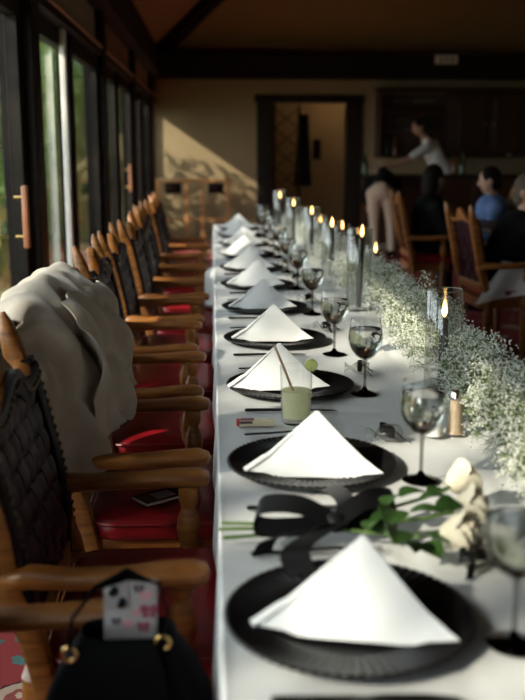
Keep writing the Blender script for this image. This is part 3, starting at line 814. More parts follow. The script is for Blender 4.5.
# ------------------------------------------------------------------ baby's breath garland
def garland():
    rg = random.Random(11)
    t = thing('flower_garland', 'long garland of white baby\'s breath on the right side of the table', 'garland', (0.66, (1.35 + 7.6) / 2, TZ))
    y0c = (1.35 + 7.6) / 2
    st = MB(); bl = MB(); lv = MB()
    oct_f = [(0, 2, 4), (2, 1, 4), (1, 3, 4), (3, 0, 4), (2, 0, 5), (1, 2, 5), (3, 1, 5), (0, 3, 5)]
    holders = [(colx(px, y) - 0.66, y) for px, y, h, hc, lb in cs]
    def blossom(p, s):
        r = [s * rg.uniform(0.7, 1.2) for _ in range(3)]
        M = Matrix.Rotation(rg.uniform(0, 3), 3, 'Z') @ Matrix.Rotation(rg.uniform(0, 3), 3, 'X')
        vs = [M @ V(r[0], 0, 0) + p, M @ V(-r[0], 0, 0) + p, M @ V(0, r[1], 0) + p, M @ V(0, -r[1], 0) + p, M @ V(0, 0, r[2] * 0.6) + p, M @ V(0, 0, -r[2] * 0.6) + p]
        bl.add(vs, oct_f)
    n_sprig = 1500
    for k in range(n_sprig):
        v = rg.random(); y = 1.42 + 6.1 * (0.45 * v + 0.55 * v ** 1.6)
        hw = 0.105 + 0.02 * math.sin(y * 5.1) + 0.015 * math.sin(y * 13)
        hh = 0.125 + 0.025 * math.sin(y * 6.3 + 1) + 0.02 * math.sin(y * 15)
        cx = -0.015 + 0.025 * math.sin(y * 2.3)
        b = V(cx + rg.gauss(0, 0.025), y, 0.02 + rg.random() * 0.03)
        a = rg.uniform(-1.5, 1.5) if rg.random() < 0.9 else rg.uniform(-1.75, 1.75)
        rr_ = rg.uniform(0.55, 1.0)
        tip = V(cx + math.sin(a) * hw * rr_, y + rg.gauss(0, 0.05), 0.012 + max(0.0, math.cos(a)) * hh * rr_ + rg.random() * 0.02)
        mid = b.lerp(tip, 0.5) + V(rg.gauss(0, .008), rg.gauss(0, .008), 0.012)
        if any((tip.x - hx) ** 2 + (tip.y - hy) ** 2 < 0.052 ** 2 or (b.x - hx) ** 2 + (b.y - hy) ** 2 < 0.05 ** 2 for hx, hy in holders): continue
        near = y < 4.2
        st.tube([b, mid, tip], [0.0011, 0.0009, 0.0006], 3, cap=False)
        nb = (34 if near else 16); sz = 0.0034 if near else 0.0048
        for q in range(nb):
            d = V(rg.gauss(0, 1), rg.gauss(0, 1), rg.gauss(0, 1)).normalized() * 0.034 * rg.random() ** 0.5
            p = tip + d; p.z = max(p.z, 0.004)
            if any((p.x - hx) ** 2 + (p.y - hy) ** 2 < 0.0505 ** 2 for hx, hy in holders): continue
            blossom(p, sz)
            if near and q % 2 == 0:
                st.tube([mid.lerp(tip, 0.6 + 0.4 * rg.random()), p], [0.0006, 0.0004], 3, cap=False)
        for q in range(5 if near else 3):
            p = b.lerp(tip, rg.random()) + V(rg.gauss(0, .02), rg.gauss(0, .02), abs(rg.gauss(0, .012))); p.z = max(p.z, 0.008)
            aa = V(rg.gauss(0, 1), rg.gauss(0, 1), rg.gauss(0, .6)).normalized(); bb = aa.orthogonal().normalized(); s = rg.uniform(0.007, 0.014)
            if any((p.x - hx) ** 2 + (p.y - hy) ** 2 < 0.056 ** 2 for hx, hy in holders): continue
            lv.add([p - aa * s, p + bb * s * 0.25, p + aa * s, p - bb * s * 0.25], [(0, 1, 2, 3)])
    # a few fallen florets on the cloth
    for _ in range(60):
        v = rg.random(); y = 1.7 + 3 * v; blossom(V(-0.1 - abs(rg.gauss(0, 0.06)), y, 0.003), 0.003)
    sh = V(0, -y0c, 0)
    for m_ in (st, bl, lv): m_.v = [(p[0], p[1] - y0c, p[2]) for p in m_.v]
    a = st.build('stems', 'gyp_green', t, smooth=False); a['kind'] = 'stuff'
    a = bl.build('blossoms', 'blossom', t, smooth=False); a['kind'] = 'stuff'
    a = lv.build('small_leaves', 'gyp_green', t, smooth=False); a['kind'] = 'stuff'
garland()

# ------------------------------------------------------------------ drink, matchbox, shakers
p = onZ(296, 422, TZ)
t = thing('drink_tumbler', 'tumbler of pale lemonade with a straw and lime', 'glass', (p.x, p.y, TZ))
MB().lathe([(0.001, 0), (0.030, 0), (0.0325, 0.002), (0.0365, 0.128), (0.0360, 0.1295), (0.0352, 0.1285), (0.0308, 0.012), (0.001, 0.011)], 36).build('tumbler_glass', 'glass_thin', t, ang=50)
MB().lathe([(0.001, 0.0118), (0.0300, 0.0128), (0.0330, 0.074), (0.001, 0.0742)], 36).build('drink', 'lemonade', t, ang=50)
MB().tube([(0.014, -0.012, 0.016), (-0.028, 0.0, 0.125), (-0.048, 0.006, 0.172)], 0.0030, 10).build('drinking_straw', 'straw', t)
lm = MB().ell((0.033, 0.0, 0.130), (0.0145, 0.006, 0.0145), 18, 10).build('lime_slice', 'lime', t)
MB().lathe([(0.0115, 0), (0.0115, 0.0006), (0.001, 0.0008)], 18, (0.033, -0.0058, 0.130), M=Matrix.Rotation(PI / 2, 3, 'X')).build('lime_flesh', 'lime_flesh', lm)

p = onZ(256, 425, TZ)
t = thing('matchbox', 'small red ended matchbox lying left of the lemonade', 'matchbox', (p.x, p.y, TZ), 0.0)
MB().rbox((-0.036, -0.012, 0), (0.040, 0.012, 0.013), 0.001, 1).build('sleeve', 'card', t, smooth=False)
MB().box((-0.043, -0.011, 0.001), (-0.0361, 0.011, 0.0122)).build('tray', 'red_print', t, smooth=False)
MB().box((-0.036, -0.0126, 0.0065), (-0.008, -0.0121, 0.0125)).build('striker_strip', 'sticker_dark', t, smooth=False)
MB().box((-0.034, -0.009, 0.0131), (-0.004, 0.009, 0.0134)).build('printed_patch', 'sticker_wine', t, smooth=False)
MB().tube([(-0.002, 0.002, 0.0148), (0.036, -0.003, 0.0148)], 0.0016, 6).build('matchstick', 'white_plastic', t)

for px, py, m, lab in ((455, 434, 'pepper', 'pepper shaker with domed chrome top by the garland'), (434, 436, 'salt', 'salt shaker left of the pepper shaker')):
    p = onZ(px, py, TZ); h = 0.082 if m == 'pepper' else 0.064
    t = thing('%s_shaker' % m, lab, 'shaker', (p.x, p.y, TZ), group='salt and pepper')
    MB().lathe([(0.001, 0.0), (0.0215, 0), (0.0225, 0.003), (0.019, 0.012), (0.0135, h), (0.001, h)], 12).build('shaker_glass', 'glass_thin', t, ang=30)
    MB().lathe([(0.001, 0.0015), (0.0205, 0.0035), (0.0175, 0.012), (0.0125, h * 0.93), (0.001, h * 0.93)], 16).build('filling', m, t)
    MB().lathe([(0.014, h - 0.004), (0.0145, h), (0.013, h + 0.003), (0.0118, h + 0.008), (0.0078, h + 0.0145), (0.001, h + 0.0165)], 20).build('shaker_cap', 'steel', t, ang=60)

# ------------------------------------------------------------------ bouquet
BY = 1.455
t = thing('rose_bouquet', 'bouquet of three white roses tied with black ribbon', 'bouquet', (0.22, BY, TZ))
def rose(c, d, s, seed):
    rq = random.Random(seed); d = Vector(d).normalized(); M = d.to_track_quat('Z', 'Y').to_matrix()
    core = MB()
    pr = [(0.003, -0.014), (0.010, -0.006), (0.014, 0.006), (0.012, 0.020), (0.007, 0.028), (0.002, 0.029)]
    core.lathe([(r * s, z * s) for r, z in pr], 16, c, M=M)
    r0 = core.build('rose', 'petal', t)
    r0['label'] = 'white rose bloom'
    for layer, (rad, hgt, n, flare) in enumerate(((0.013, 0.041, 3, 0.0), (0.0165, 0.040, 3, 0.002), (0.0195, 0.036, 4, 0.006))):
        for q in range(n):
            a0 = 2 * PI * q / n + layer * 0.9 + rq.uniform(-.15, .15); wd = 2 * PI / n * 0.66
            def fp(u, v, a0=a0, wd=wd, rad=rad, hgt=hgt, flare=flare):
                x = 2 * u - 1
                a = a0 + x * wd * (0.55 + 0.45 * math.sin(PI * min(1, v + 0.1)))
                r = rad * (0.30 + 0.75 * math.sin(PI * (0.05 + 0.62 * v)) ** 0.8) + flare * max(0, v - 0.65) ** 1.5 * 6
                z = -0.014 + hgt * v * (1 - 0.13 * x * x)
                return M @ V(r * math.cos(a) * s, r * math.sin(a) * s, z * s) + Vector(c)
            MB().shell(fp, 6, 7, 0.0012).build('petal', 'petal', r0)
def lp(px, py, z): 
    p = onZ(px, py, TZ + z); return V(p.x - 0.22, p.y - BY, z)
heads = [(lp(458, 482, 0.045), (0.75, 0.25, 0.45), 1.25), (lp(466, 508, 0.042), (0.85, -0.25, 0.40), 1.3), (lp(455, 533, 0.036), (0.8, -0.5, 0.3), 1.35)]
for q, (c, d, s) in enumerate(heads):
    rose(c, d, s, q)
    e = lp([221, 219, 223][q], [523, 529, 538][q], 0.012)
    mid = lp(330, 525 + q * 2, 0.022)
    MB().tube([c - Vector(d).normalized() * 0.01, c.lerp(mid, 0.3) + V(0, 0, -0.008), mid, mid.lerp(e, 0.5), e], 0.0032, 8).build('rose_stem', 'stem', t)
def leaf(p, d, L, W, roll, name='leaf', m='rose_leaf'):
    d = Vector(d).normalized(); sd = d.cross(V(0, 0, 1)).normalized(); up = sd.cross(d)
    sd2 = sd * math.cos(roll) + up * math.sin(roll); up2 = sd2.cross(d) * -1 if False else up * math.cos(roll) - sd * math.sin(roll)
    def f(u, v):
        w = W * math.sin(PI * min(1, v * 0.93 + 0.05)) ** 0.8 * (u - 0.5)
        q = p + d * (L * v) + sd2 * w + up2 * (abs(w) * 0.35 - 0.25 * L * v * v)
        q.z = max(q.z, 0.002); return q
    MB().shell(f, 4, 8, 0.0008).build(name, m, t)
rq = random.Random(5)
for px, py, z, dx, dy, L, W in ((400, 497, .045, 1, .5, .05, .036), (395, 510, .05, -.3, -1, .06, .04), (415, 535, .03, .7, -.6, .055, .04), (395, 522, .03, -1, -.7, .05, .036), (420, 500, .05, 1, .3, .05, .03), (405, 540, .03, 0.2, -1, .045, .032), (380, 520, .035, -.6, -.8, .045, .034), (430, 496, .04, .8, .7, .04, .03), (388, 505, .055, .4, .9, .045, .034), (410, 512, .06, 1, -.2, .05, .036), (398, 530, .05, -.2, -1, .05, .038), (435, 508, .055, 1, 0, .04, .03), (418, 545, .02, .5, -1, .05, .036)):
    leaf(lp(px, py, z), (dx, dy, 0.25), L * 1.05, W * 1.2, rq.uniform(-.5, .5))
rbw = MB()
c0 = lp(335, 522, 0.03)
def rib(pts, w, side):
    pts = [Vector(p) for p in pts]; side = Vector(side).normalized()
    def f(u, v):
        k = v * (len(pts) - 1); i = min(int(k), len(pts) - 2); q = k - i
        a = pts[max(i - 1, 0)]; b = pts[i]; c = pts[i + 1]; d = pts[min(i + 2, len(pts) - 1)]
        p = 0.5 * ((2 * b) + (c - a) * q + (2 * a - 5 * b + 4 * c - d) * q * q + (3 * b - a - 3 * c + d) * q ** 3)
        p = p + side * ((u - 0.5) * w); p.z = max(p.z, 0.001); return p
    return f
rbw.shell(rib([lp(335, 522, .035), lp(300, 505, .055), lp(262, 505, .05), lp(258, 525, .03), lp(290, 527, .028), lp(335, 522, .03)], 0.045, (0.2, 1, 0.35)), 3, 30, 0.001)
rbw.shell(rib([lp(335, 522, .035), lp(365, 500, .055), lp(392, 498, .045), lp(388, 515, .03), lp(335, 522, .03)], 0.045, (0, 1, 0.4)), 3, 26, 0.001)
rbw.shell(rib([lp(332, 524, .034), lp(305, 530, .04), lp(270, 540, .02), lp(262, 555, .004)], 0.035, (0.9, .5, 0)), 3, 18, 0.001)
rbw.shell(rib([lp(330, 526, .034), lp(300, 545, .045), lp(296, 560, .03), lp(308, 578, .006)], 0.045, (1, 0.2, 0)), 3, 18, 0.001)
rbw.shell(rib([lp(340, 524, .034), lp(345, 500, .05), lp(330, 488, .03), lp(318, 492, .02)], 0.03, (1, .2, 0.3)), 3, 16, 0.001)
rbw.ell(c0, (0.022, 0.02, 0.016), 12, 8)
rbw.build('ribbon_bow', 'ribbon', t, ang=60)

# ------------------------------------------------------------------ handbag and phones
bc = V(-0.125, 1.262, 0.512)
t = thing('handbag', 'black handbag standing on the nearest red seat', 'handbag', tuple(bc))
def bag_ring(z, w, d, dy=0):
    w *= 1.08
    return [V(w * math.copysign(abs(math.cos(a)) ** 0.5, math.cos(a)), dy + d * math.copysign(abs(math.sin(a)) ** 0.6, math.sin(a)), z) for a in [2 * PI * (k + .5) / 32 for k in range(32)]]
bd = MB().rings([bag_ring(0, 0.098, 0.045), bag_ring(0.004, 0.108, 0.052), bag_ring(0.04, 0.114, 0.060), bag_ring(0.09, 0.108, 0.056), bag_ring(0.14, 0.088, 0.046), bag_ring(0.175, 0.066, 0.036), bag_ring(0.19, 0.060, 0.032), bag_ring(0.185, 0.055, 0.027), bag_ring(0.06, 0.06, 0.03)]).build('bag_body', 'bag', t, ang=70)
def flap(u, v):
    x = (u - 0.5) * 2; z = 0.188 - 0.11 * v * v - 0.03 * x * x * v; wv = 0.038 + 0.030 * v
    return V(x * wv, -0.036 - 0.022 * math.sin(PI * 0.5 * v) - 0.002, z)
MB().shell(flap, 10, 8, 0.003).build('flap', 'bag', bd, ang=70)
for sg, hx, hz_ in ((-1, -0.078, 0.168), (1, 0.050, 0.182)):
    rr = [V(hx + 0.010 * math.cos(a), -0.03, hz_ + 0.010 * math.sin(a)) for a in [2 * PI * k / 16 for k in range(17)]]
    MB().tube(rr, 0.0028, 8).build('strap_ring', 'brass', t)
MB().sweep([V(-0.078, -0.03, 0.176), V(-0.074, -0.02, 0.215), V(-0.045, 0.0, 0.250), V(0.0, 0.02, 0.262), V(0.045, 0.01, 0.25), V(0.058, -0.01, 0.215), V(0.050, -0.03, 0.19)], (0.004, 0.020), (1, 0, 0), 8, 4).build('strap', 'bag', t)
# phone standing in the bag
pc = onZ(134, 612, 0.735)
t = thing('phone', 'phone in a patterned pale case sticking out of the handbag', 'phone', (-0.122, 1.262, 0.615), -0.05)
t.rotation_euler = (-0.18, 0.0, -0.03)
MB().rbox((-0.038, -0.005, 0), (0.038, 0.005, 0.150), 0.0045, 3).build('phone_body', 'phone_case', t)
cb = MB().rbox((-0.034, -0.0075, 0.108), (-0.002, -0.0048, 0.146), 0.002, 2).build('camera_block', 'phone_case', t)
for x, z in ((-0.024, 0.135), (-0.012, 0.119)):
    MB().lathe([(0.0078, 0), (0.0078, 0.003), (0.006, 0.0035), (0.001, 0.0032)], 18, (x, -0.0075, z), M=Matrix.Rotation(PI / 2, 3, 'X')).build('camera_lens', 'phone_glass', cb)
for x, z, s, m in ((0.012, 0.138, .007, 'sticker_dark'), (0.022, 0.128, .008, 'sticker_rose'), (0.026, 0.106, .011, 'sticker_wine'), (0.008, 0.104, .006, 'sticker_rose'), (-0.02, 0.092, .006, 'sticker_dark'), (-0.004, 0.088, .007, 'sticker_rose'), (0.018, 0.084, .008, 'sticker_wine')):
    m_ = MB()
    for sx in (-1, 1):
        m_.ell((x + sx * s * 0.6, -0.0053, z + s * .25), (s * .65, 0.0006, s * .6), 10, 5).ell((x + sx * s * 0.45, -0.0053, z - s * .5), (s * .45, 0.0006, s * .45), 10, 5)
    m_.build('printed_motif', m, t)
# phone on the seat of the third chair
p = onZ(165, 497, 0.512)
t = thing('phone', 'dark phone with silver edge lying on the red seat', 'phone', (p.x, p.y, 0.5125), 0.0)
t.rotation_euler = (0, 0, -0.95)
MB().rbox((-0.036, -0.074, 0), (0.036, 0.074, 0.008), 0.0035, 3).build('phone_frame', 'phone_frame', t)
MB().rbox((-0.0345, -0.0725, 0.0075), (0.0345, 0.0725, 0.0086), 0.0004, 1).build('screen', 'phone_glass', t)
mm = MB().rbox((-0.022, -0.034, 0.0086), (0.022, 0.02, 0.0089), 0.0001, 1).build('screen_picture', 'sticker_dark', t)

# ------------------------------------------------------------------ jacket over the third chair
def jacket():
    yc = CH_Y[2]
    t = thing('jacket', 'beige jacket draped over the back of the third armchair', 'jacket', (CX - 0.2, yc, 0.0))
    x0 = lambda z: xb(z) + 0.2
    def path(s, u):
        # s from 0 front hem, over the top, to 1 rear hem
        pts = [(0.055, 0.645), (0.055, 0.72), (0.05, 0.80), (0.05, 0.88), (0.050, 0.96), (0.035, 1.025), (0.0, 1.048), (-0.035, 1.02), (-0.06, 0.95), (-0.08, 0.85), (-0.095, 0.7), (-0.11, 0.5), (-0.115, 0.32)]
        k = s * (len(pts) - 1); i = min(int(k), len(pts) - 2); q = k - i
        a, b, c, d = pts[max(i - 1, 0)], pts[i], pts[i + 1], pts[min(i + 2, len(pts) - 1)]
        f = lambda n: 0.5 * (2 * b[n] + (c[n] - a[n]) * q + (2 * a[n] - 5 * b[n] + 4 * c[n] - d[n]) * q * q + (3 * b[n] - a[n] - 3 * c[n] + d[n]) * q ** 3)
        return f(0), f(1)
    def fn(u, v):
        x, z = path(v, u)
        y = -0.352 + 0.652 * u
        zb = z
        x = x + xb(min(max(z, 0.5), 1.03)) + 0.2
        front = max(0, 1 - v / 0.42)
        # far shoulder bulges forward, folds run down from it
        bul = math.exp(-((u - 0.80) / 0.22) ** 2 - ((z - 0.86) / 0.13) ** 2) * (1 if v < 0.45 else 0)
        fold = 0.030 * math.sin(u * 13 + z * 9) + 0.016 * math.sin(u * 27 - z * 14 + 1) + 0.03 * mnoise.noise(V(u * 4, v * 7, 2.0))
        k = min(1.0, abs(v - 0.46) / 0.12)
        x += (0.02 * bul + 0.02 * u * min(1, front * 2)) + (abs(fold) * 0.9 if v < 0.46 else -abs(fold) * 0.9) * k
        z += 0.02 * math.sin(u * 9) * (1 if v > 0.9 else 0.0)
        z += front * (0.05 * (u - 0.25) - 0.015 * math.sin(u * 12))
        z += 0.02 * mnoise.noise(V(u * 5, 1.0, 0)) * math.exp(-((v - 0.46) / 0.08) ** 2)
        if z > 0.8 and u < 0.35: z = 0.8 + (z - 0.8) * (1 - 0.20 * (1 - u / 0.35) ** 1.3)
        y *= 1.0 - 0.06 * front
        if v < 0.40: y += 0.012 * math.sin(z * 30)
        if u < 0.16 and v < 0.46: x -= 0.10 * (1 - u / 0.16) ** 1.5 * k
        return V(x, y, z)
    b = MB().shell(fn, 44, 90, 0.004).build('jacket_body', 'jacket', t, ang=75)
    # lapel / collar roll and a hanging sleeve
    def flap(u, v):
        # over-lying front panel: its upper left edge curves down from the collar
        uu = 0.30 + 0.72 * u - 0.10 * math.sin(PI * v) * (1 - u)
        vv = 0.36 - 0.345 * v + 0.03 * (1 - u) * (1 - v)
        p = fn(min(uu, 1.0), vv)
        k = math.sin(PI * min(1, 0.25 + u)) 
        return p + V(0.006 + 0.010 * min(1, v * 6) + 0.022 * min(1, v * 4) * math.exp(-(u / 0.12) ** 2) * math.sin(PI * min(1, v + 0.2)) + 0.012 * math.sin(u * 9 + v * 5), 0.01 * (uu > 1), 0.006)
    MB().shell(flap, 26, 34, 0.004).build('front_panel', 'jacket', b, ang=75)
    sl = [V(-0.01, 0.22, 0.985), V(0.045, 0.255, 0.93), V(0.075, 0.245, 0.85), V(0.08, 0.215, 0.76), V(0.075, 0.16, 0.70)]
    sl = [q + V(0, 0, 0) for q in sl]
    MB().sweep(sl, [(0.05, 0.09), (0.06, 0.11), (0.06, 0.10), (0.055, 0.09), (0.045, 0.075)], (1, 0, 0), 16, 2.2).build('sleeve', 'jacket', b, ang=75)
jacket()

# ------------------------------------------------------------------ far wall rack, coat, wall pieces
t = thing('wooden_rack', 'open wooden rack with upright posts against the far wall', 'rack', (-0.28, WY - 0.35, 0))
MB().rbox((-0.55, -0.03, 0.87), (0.56, 0.05, 0.91), 0.006, 1).build('top_rail', 'wood_rack', t)
MB().rbox((-0.52, -0.01, 0.30), (0.53, 0.03, 0.34), 0.006, 1).build('lower_rail', 'wood_rack', t)
for x in (-0.51, -0.10, 0.135, 0.51):
    MB().rbox((x - 0.028, -0.03, 0), (x + 0.028, 0.05, 0.87), 0.005, 1).build('post', 'wood_rack', t)
for x in (-0.30, 0.33):
    MB().rbox((x - 0.12, 0.0, 0.7), (x + 0.12, 0.03, 0.86), 0.02, 2).build('dark_pad', 'leather_border', t)
t = thing('hanging_coat', 'dark coat hanging on the lattice door in the passage', 'coat', (1.42, 15.42, 0.75))
def coat(u, v):
    a = 2 * PI * u; r = 0.07 + 0.05 * v + 0.012 * math.sin(a * 5) * v
    return V(r * 1.1 * math.cos(a), r * 0.7 * math.sin(a), 1.12 - 1.1 * v)
MB().shell(coat, 30, 14, 0.004).build('coat_body', 'black_fabric', t)
MB().tube([(0, 0, 1.1), (0, 0.03, 1.16), (0, 0.06, 1.15)], 0.006, 6).build('hook', 'brass', t)
p = onY(317, 150, 16.96)
t = thing('wall_telephone', 'dark oblong fixture on the passage wall', 'wall fixture', (p.x, 16.99, p.z - 0.16))
MB().rbox((-0.07, -0.03, 0), (0.07, 0.005, 0.34), 0.02, 3).build('backplate', 'wood_dark', t)
MB().sweep([V(0, -0.03, 0.04), V(0, -0.07, 0.10), V(0, -0.07, 0.24), V(0, -0.03, 0.30)], (0.05, 0.035), (1, 0, 0), 10, 3).build('grip', 'black_fabric', t)
p = onY(446, 60, 14.39)
t = thing('emergency_light', 'small white emergency light box on the dark beam', 'light fitting', (p.x, 14.40, p.z - 0.06))
MB().rbox((-0.16, -0.06, 0), (0.16, 0, 0.125), 0.012, 2).build('case', 'white_plastic', t)
for sx in (-0.08, 0.0, 0.08):
    MB().rbox((sx - 0.03, -0.068, 0.03), (sx + 0.03, -0.058, 0.095), 0.004, 1).build('lens', 'phone_frame', t)
t = thing('door_knob', 'dark knob plate on the doorway surround', 'knob', (0.78, WY - 0.06, 1.0))
MB().rbox((-0.03, -0.01, -0.08), (0.03, 0.0, 0.08), 0.004, 1).build('plate', 'black_metal', t)
MB().ell((0, -0.05, 0), (0.03, 0.03, 0.03), 12, 8).tube([(0, -0.01, 0), (0, -0.04, 0)], 0.01, 8).build('grip', 'black_metal', t)

# ------------------------------------------------------------------ bar
t = thing('back_bar_cabinet', 'dark wooden back bar cabinet with open glass shelves', 'cabinet', (2.45, WY, 1.25))
W_ = 3.2
MB().box((0, -0.03, 0), (W_, 0, 0.9)).build('back_panel', 'wood_bar', t, smooth=False)
MB().rbox((-0.04, -0.40, 0.9), (W_ + 0.04, 0, 0.97), 0.008, 1).build('cornice', 'wood_bar', t, smooth=False)
MB().rbox((0, -0.36, -0.03), (W_, 0, 0.0), 0.006, 1).build('bottom_board', 'wood_bar', t, smooth=False)
for x in (0, 1.05, 2.15, W_ - 0.05):
    MB().rbox((x, -0.36, 0), (x + 0.05, -0.03, 0.9), 0.005, 1).build('upright', 'wood_bar', t, smooth=False)
for z in (0.34, 0.62):
    MB().rbox((0.05, -0.33, z), (1.05, -0.03, z + 0.02), 0.003, 1).build('shelf', 'wood_bar', t, smooth=False)
    MB().rbox((2.2, -0.33, z), (W_ - 0.05, -0.03, z + 0.02), 0.003, 1).build('shelf', 'wood_bar', t, smooth=False)
for k in range(2):
    x = 1.11 + k * 0.53
    dr = MB().rbox((x, -0.375, 0.02), (x + 0.51, -0.352, 0.88), 0.004, 1).rbox((x + 0.07, -0.385, 0.10), (x + 0.44, -0.374, 0.80), 0.012, 2).build('cupboard_door', 'wood_bar', t, smooth=False)
    MB().ell((x + (0.46 if k == 0 else 0.05), -0.395, 0.45), 0.015, 10, 6).build('knob', 'brass', dr)
def small_lathe(name, prof, m):
    return MB().lathe(prof, 14).mesh(name, m)
wg = small_lathe('wine_glass', [(0.03, 0), (0.03, 0.003), (0.005, 0.008), (0.004, 0.07), (0.02, 0.085), (0.034, 0.12), (0.03, 0.17), (0.028, 0.17), (0.032, 0.12), (0.018, 0.088), (0.001, 0.08)], 'glass_thin')
btg = small_lathe('bottle', [(0.001, 0), (0.036, 0), (0.037, 0.01), (0.037, 0.18), (0.015, 0.23), (0.013, 0.29), (0.001, 0.29)], 'bottle_green')
bta = small_lathe('bottle', [(0.001, 0), (0.04, 0), (0.042, 0.01), (0.04, 0.15), (0.016, 0.2), (0.014, 0.26), (0.001, 0.26)], 'bottle_amber')
cup = small_lathe('cup', [(0.001, 0), (0.028, 0), (0.04, 0.03), (0.043, 0.09), (0.040, 0.09), (0.036, 0.03), (0.001, 0.006)], 'shirt_white')
SX, SY = 2.45, WY
pl = [(0.16, 0.64), (0.26, 0.64), (0.36, 0.64), (0.58, 0.64), (0.68, 0.64), (0.80, 0.64), (0.20, 0.36), (0.30, 0.36), (0.42, 0.36)]
for k, (x, z) in enumerate(pl):
    row = 'top' if z > 0.5 else 'middle'
    q = [i for i, a in enumerate([a for a in pl if a[1] == z]) if [a for a in pl if a[1] == z][i] == (x, z)][0]
    tag(link('wine_glass', wg, None, (SX + x, SY - 0.2, 1.25 + z)), 'wine glass on the %s shelf of the back bar, %s from the left' % (row, ['first', 'second', 'third', 'fourth', 'fifth', 'sixth'][q]), 'glass', 'glasses on the back bar')
for k, (x, z, me, w) in enumerate(((0.60, 0.36, bta, 'amber'), (0.75, 0.36, btg, 'green'), (0.15, 0.0, btg, 'green'), (0.28, 0.0, bta, 'amber'), (2.35, 0.36, bta, 'amber'), (2.5, 0.36, btg, 'green'), (2.4, 0.0, btg, 'green'), (2.62, 0.0, bta, 'amber'))):
    sh = 'middle left shelf' if (z > 0 and x < 1) else 'bottom left board' if x < 1 else 'middle right shelf' if z > 0 else 'bottom right board'
    tag(link('bottle', me, None, (SX + x, SY - 0.2, 1.25 + z)), '%s glass bottle on the %s of the back bar' % (w, sh), 'bottle', 'bottles on the back bar')
t = thing('napkin_box', 'small pale box on the back bar below the glasses', 'box', (SX + 0.78, SY - 0.2, 1.25))
MB().rbox((-0.09, -0.06, 0), (0.09, 0.06, 0.17), 0.008, 2).build('carton', 'card', t); MB().rbox((-0.05, -0.03, 0.17), (0.05, 0.03, 0.19), 0.006, 1).build('tissue', 'shirt_white', t)
t = thing('potted_plant', 'small bright green plant on the right shelf of the back bar', 'plant', (SX + 2.40, SY - 0.27, 1.25 + 0.0))
t.location = (onY(508, 140, SY - 0.2).x, SY - 0.27, 1.25)
MB().lathe([(0.001, 0), (0.04, 0), (0.052, 0.09), (0.046, 0.09), (0.001, 0.08)], 14).build('pot', 'white_plastic', t)
mb = MB(); leaves(mb, (0, 0, 0.18), (0.07, 0.07, 0.10), 60, 0.035, random.Random(2)); mb.build('foliage', 'leaf_bright', t, smooth=False)
# counter
BZ = 1.0
t = thing('bar_counter', 'dark wooden bar counter in front of the back bar', 'bar', (2.08, 13.2, 0))
MB().rbox((0, 0.05, 0), (4.2, 0.10, BZ - 0.04), 0.005, 1).rbox((0, 0.05, 0), (0.05, 0.5, BZ - 0.04), 0.005, 1).build('front_board', 'wood_bar', t, smooth=False)
for k in range(6):
    MB().rbox((0.08 + k * 0.69, 0.035, 0.15), (0.68 + k * 0.69, 0.05, BZ - 0.12), 0.008, 1).build('front_panel', 'wood_bar', t, smooth=False)
MB().rbox((-0.05, -0.03, BZ - 0.04), (4.25, 0.55, BZ), 0.01, 2).build('counter_top', 'wood_dark', t)
for k, (px, me, lab, cat, nm) in enumerate(((364.5, btg, 'green bottle at the left end of the bar counter', 'bottle', 'bottle'), (371.5, wg, 'wine glass first from the left on the bar counter', 'glass', 'wine_glass'), (377.5, wg, 'wine glass second from the left on the bar counter', 'glass', 'wine_glass'), (385, cup, 'white cup on the bar counter under the server\'s hand', 'cup', 'cup'), (474, wg, 'wine glass on the bar counter right of the server', 'glass', 'wine_glass'), (455, bta, 'amber bottle on the bar counter right of the server', 'bottle', 'bottle'), (462, btg, 'green bottle on the bar counter right of the server', 'bottle', 'bottle'))):
    p = onY(px, 170, 13.4)
    tag(link(nm, me, None, (p.x, 13.4 + 0.06 * (k % 2), BZ)), lab, cat, 'things on the bar counter')

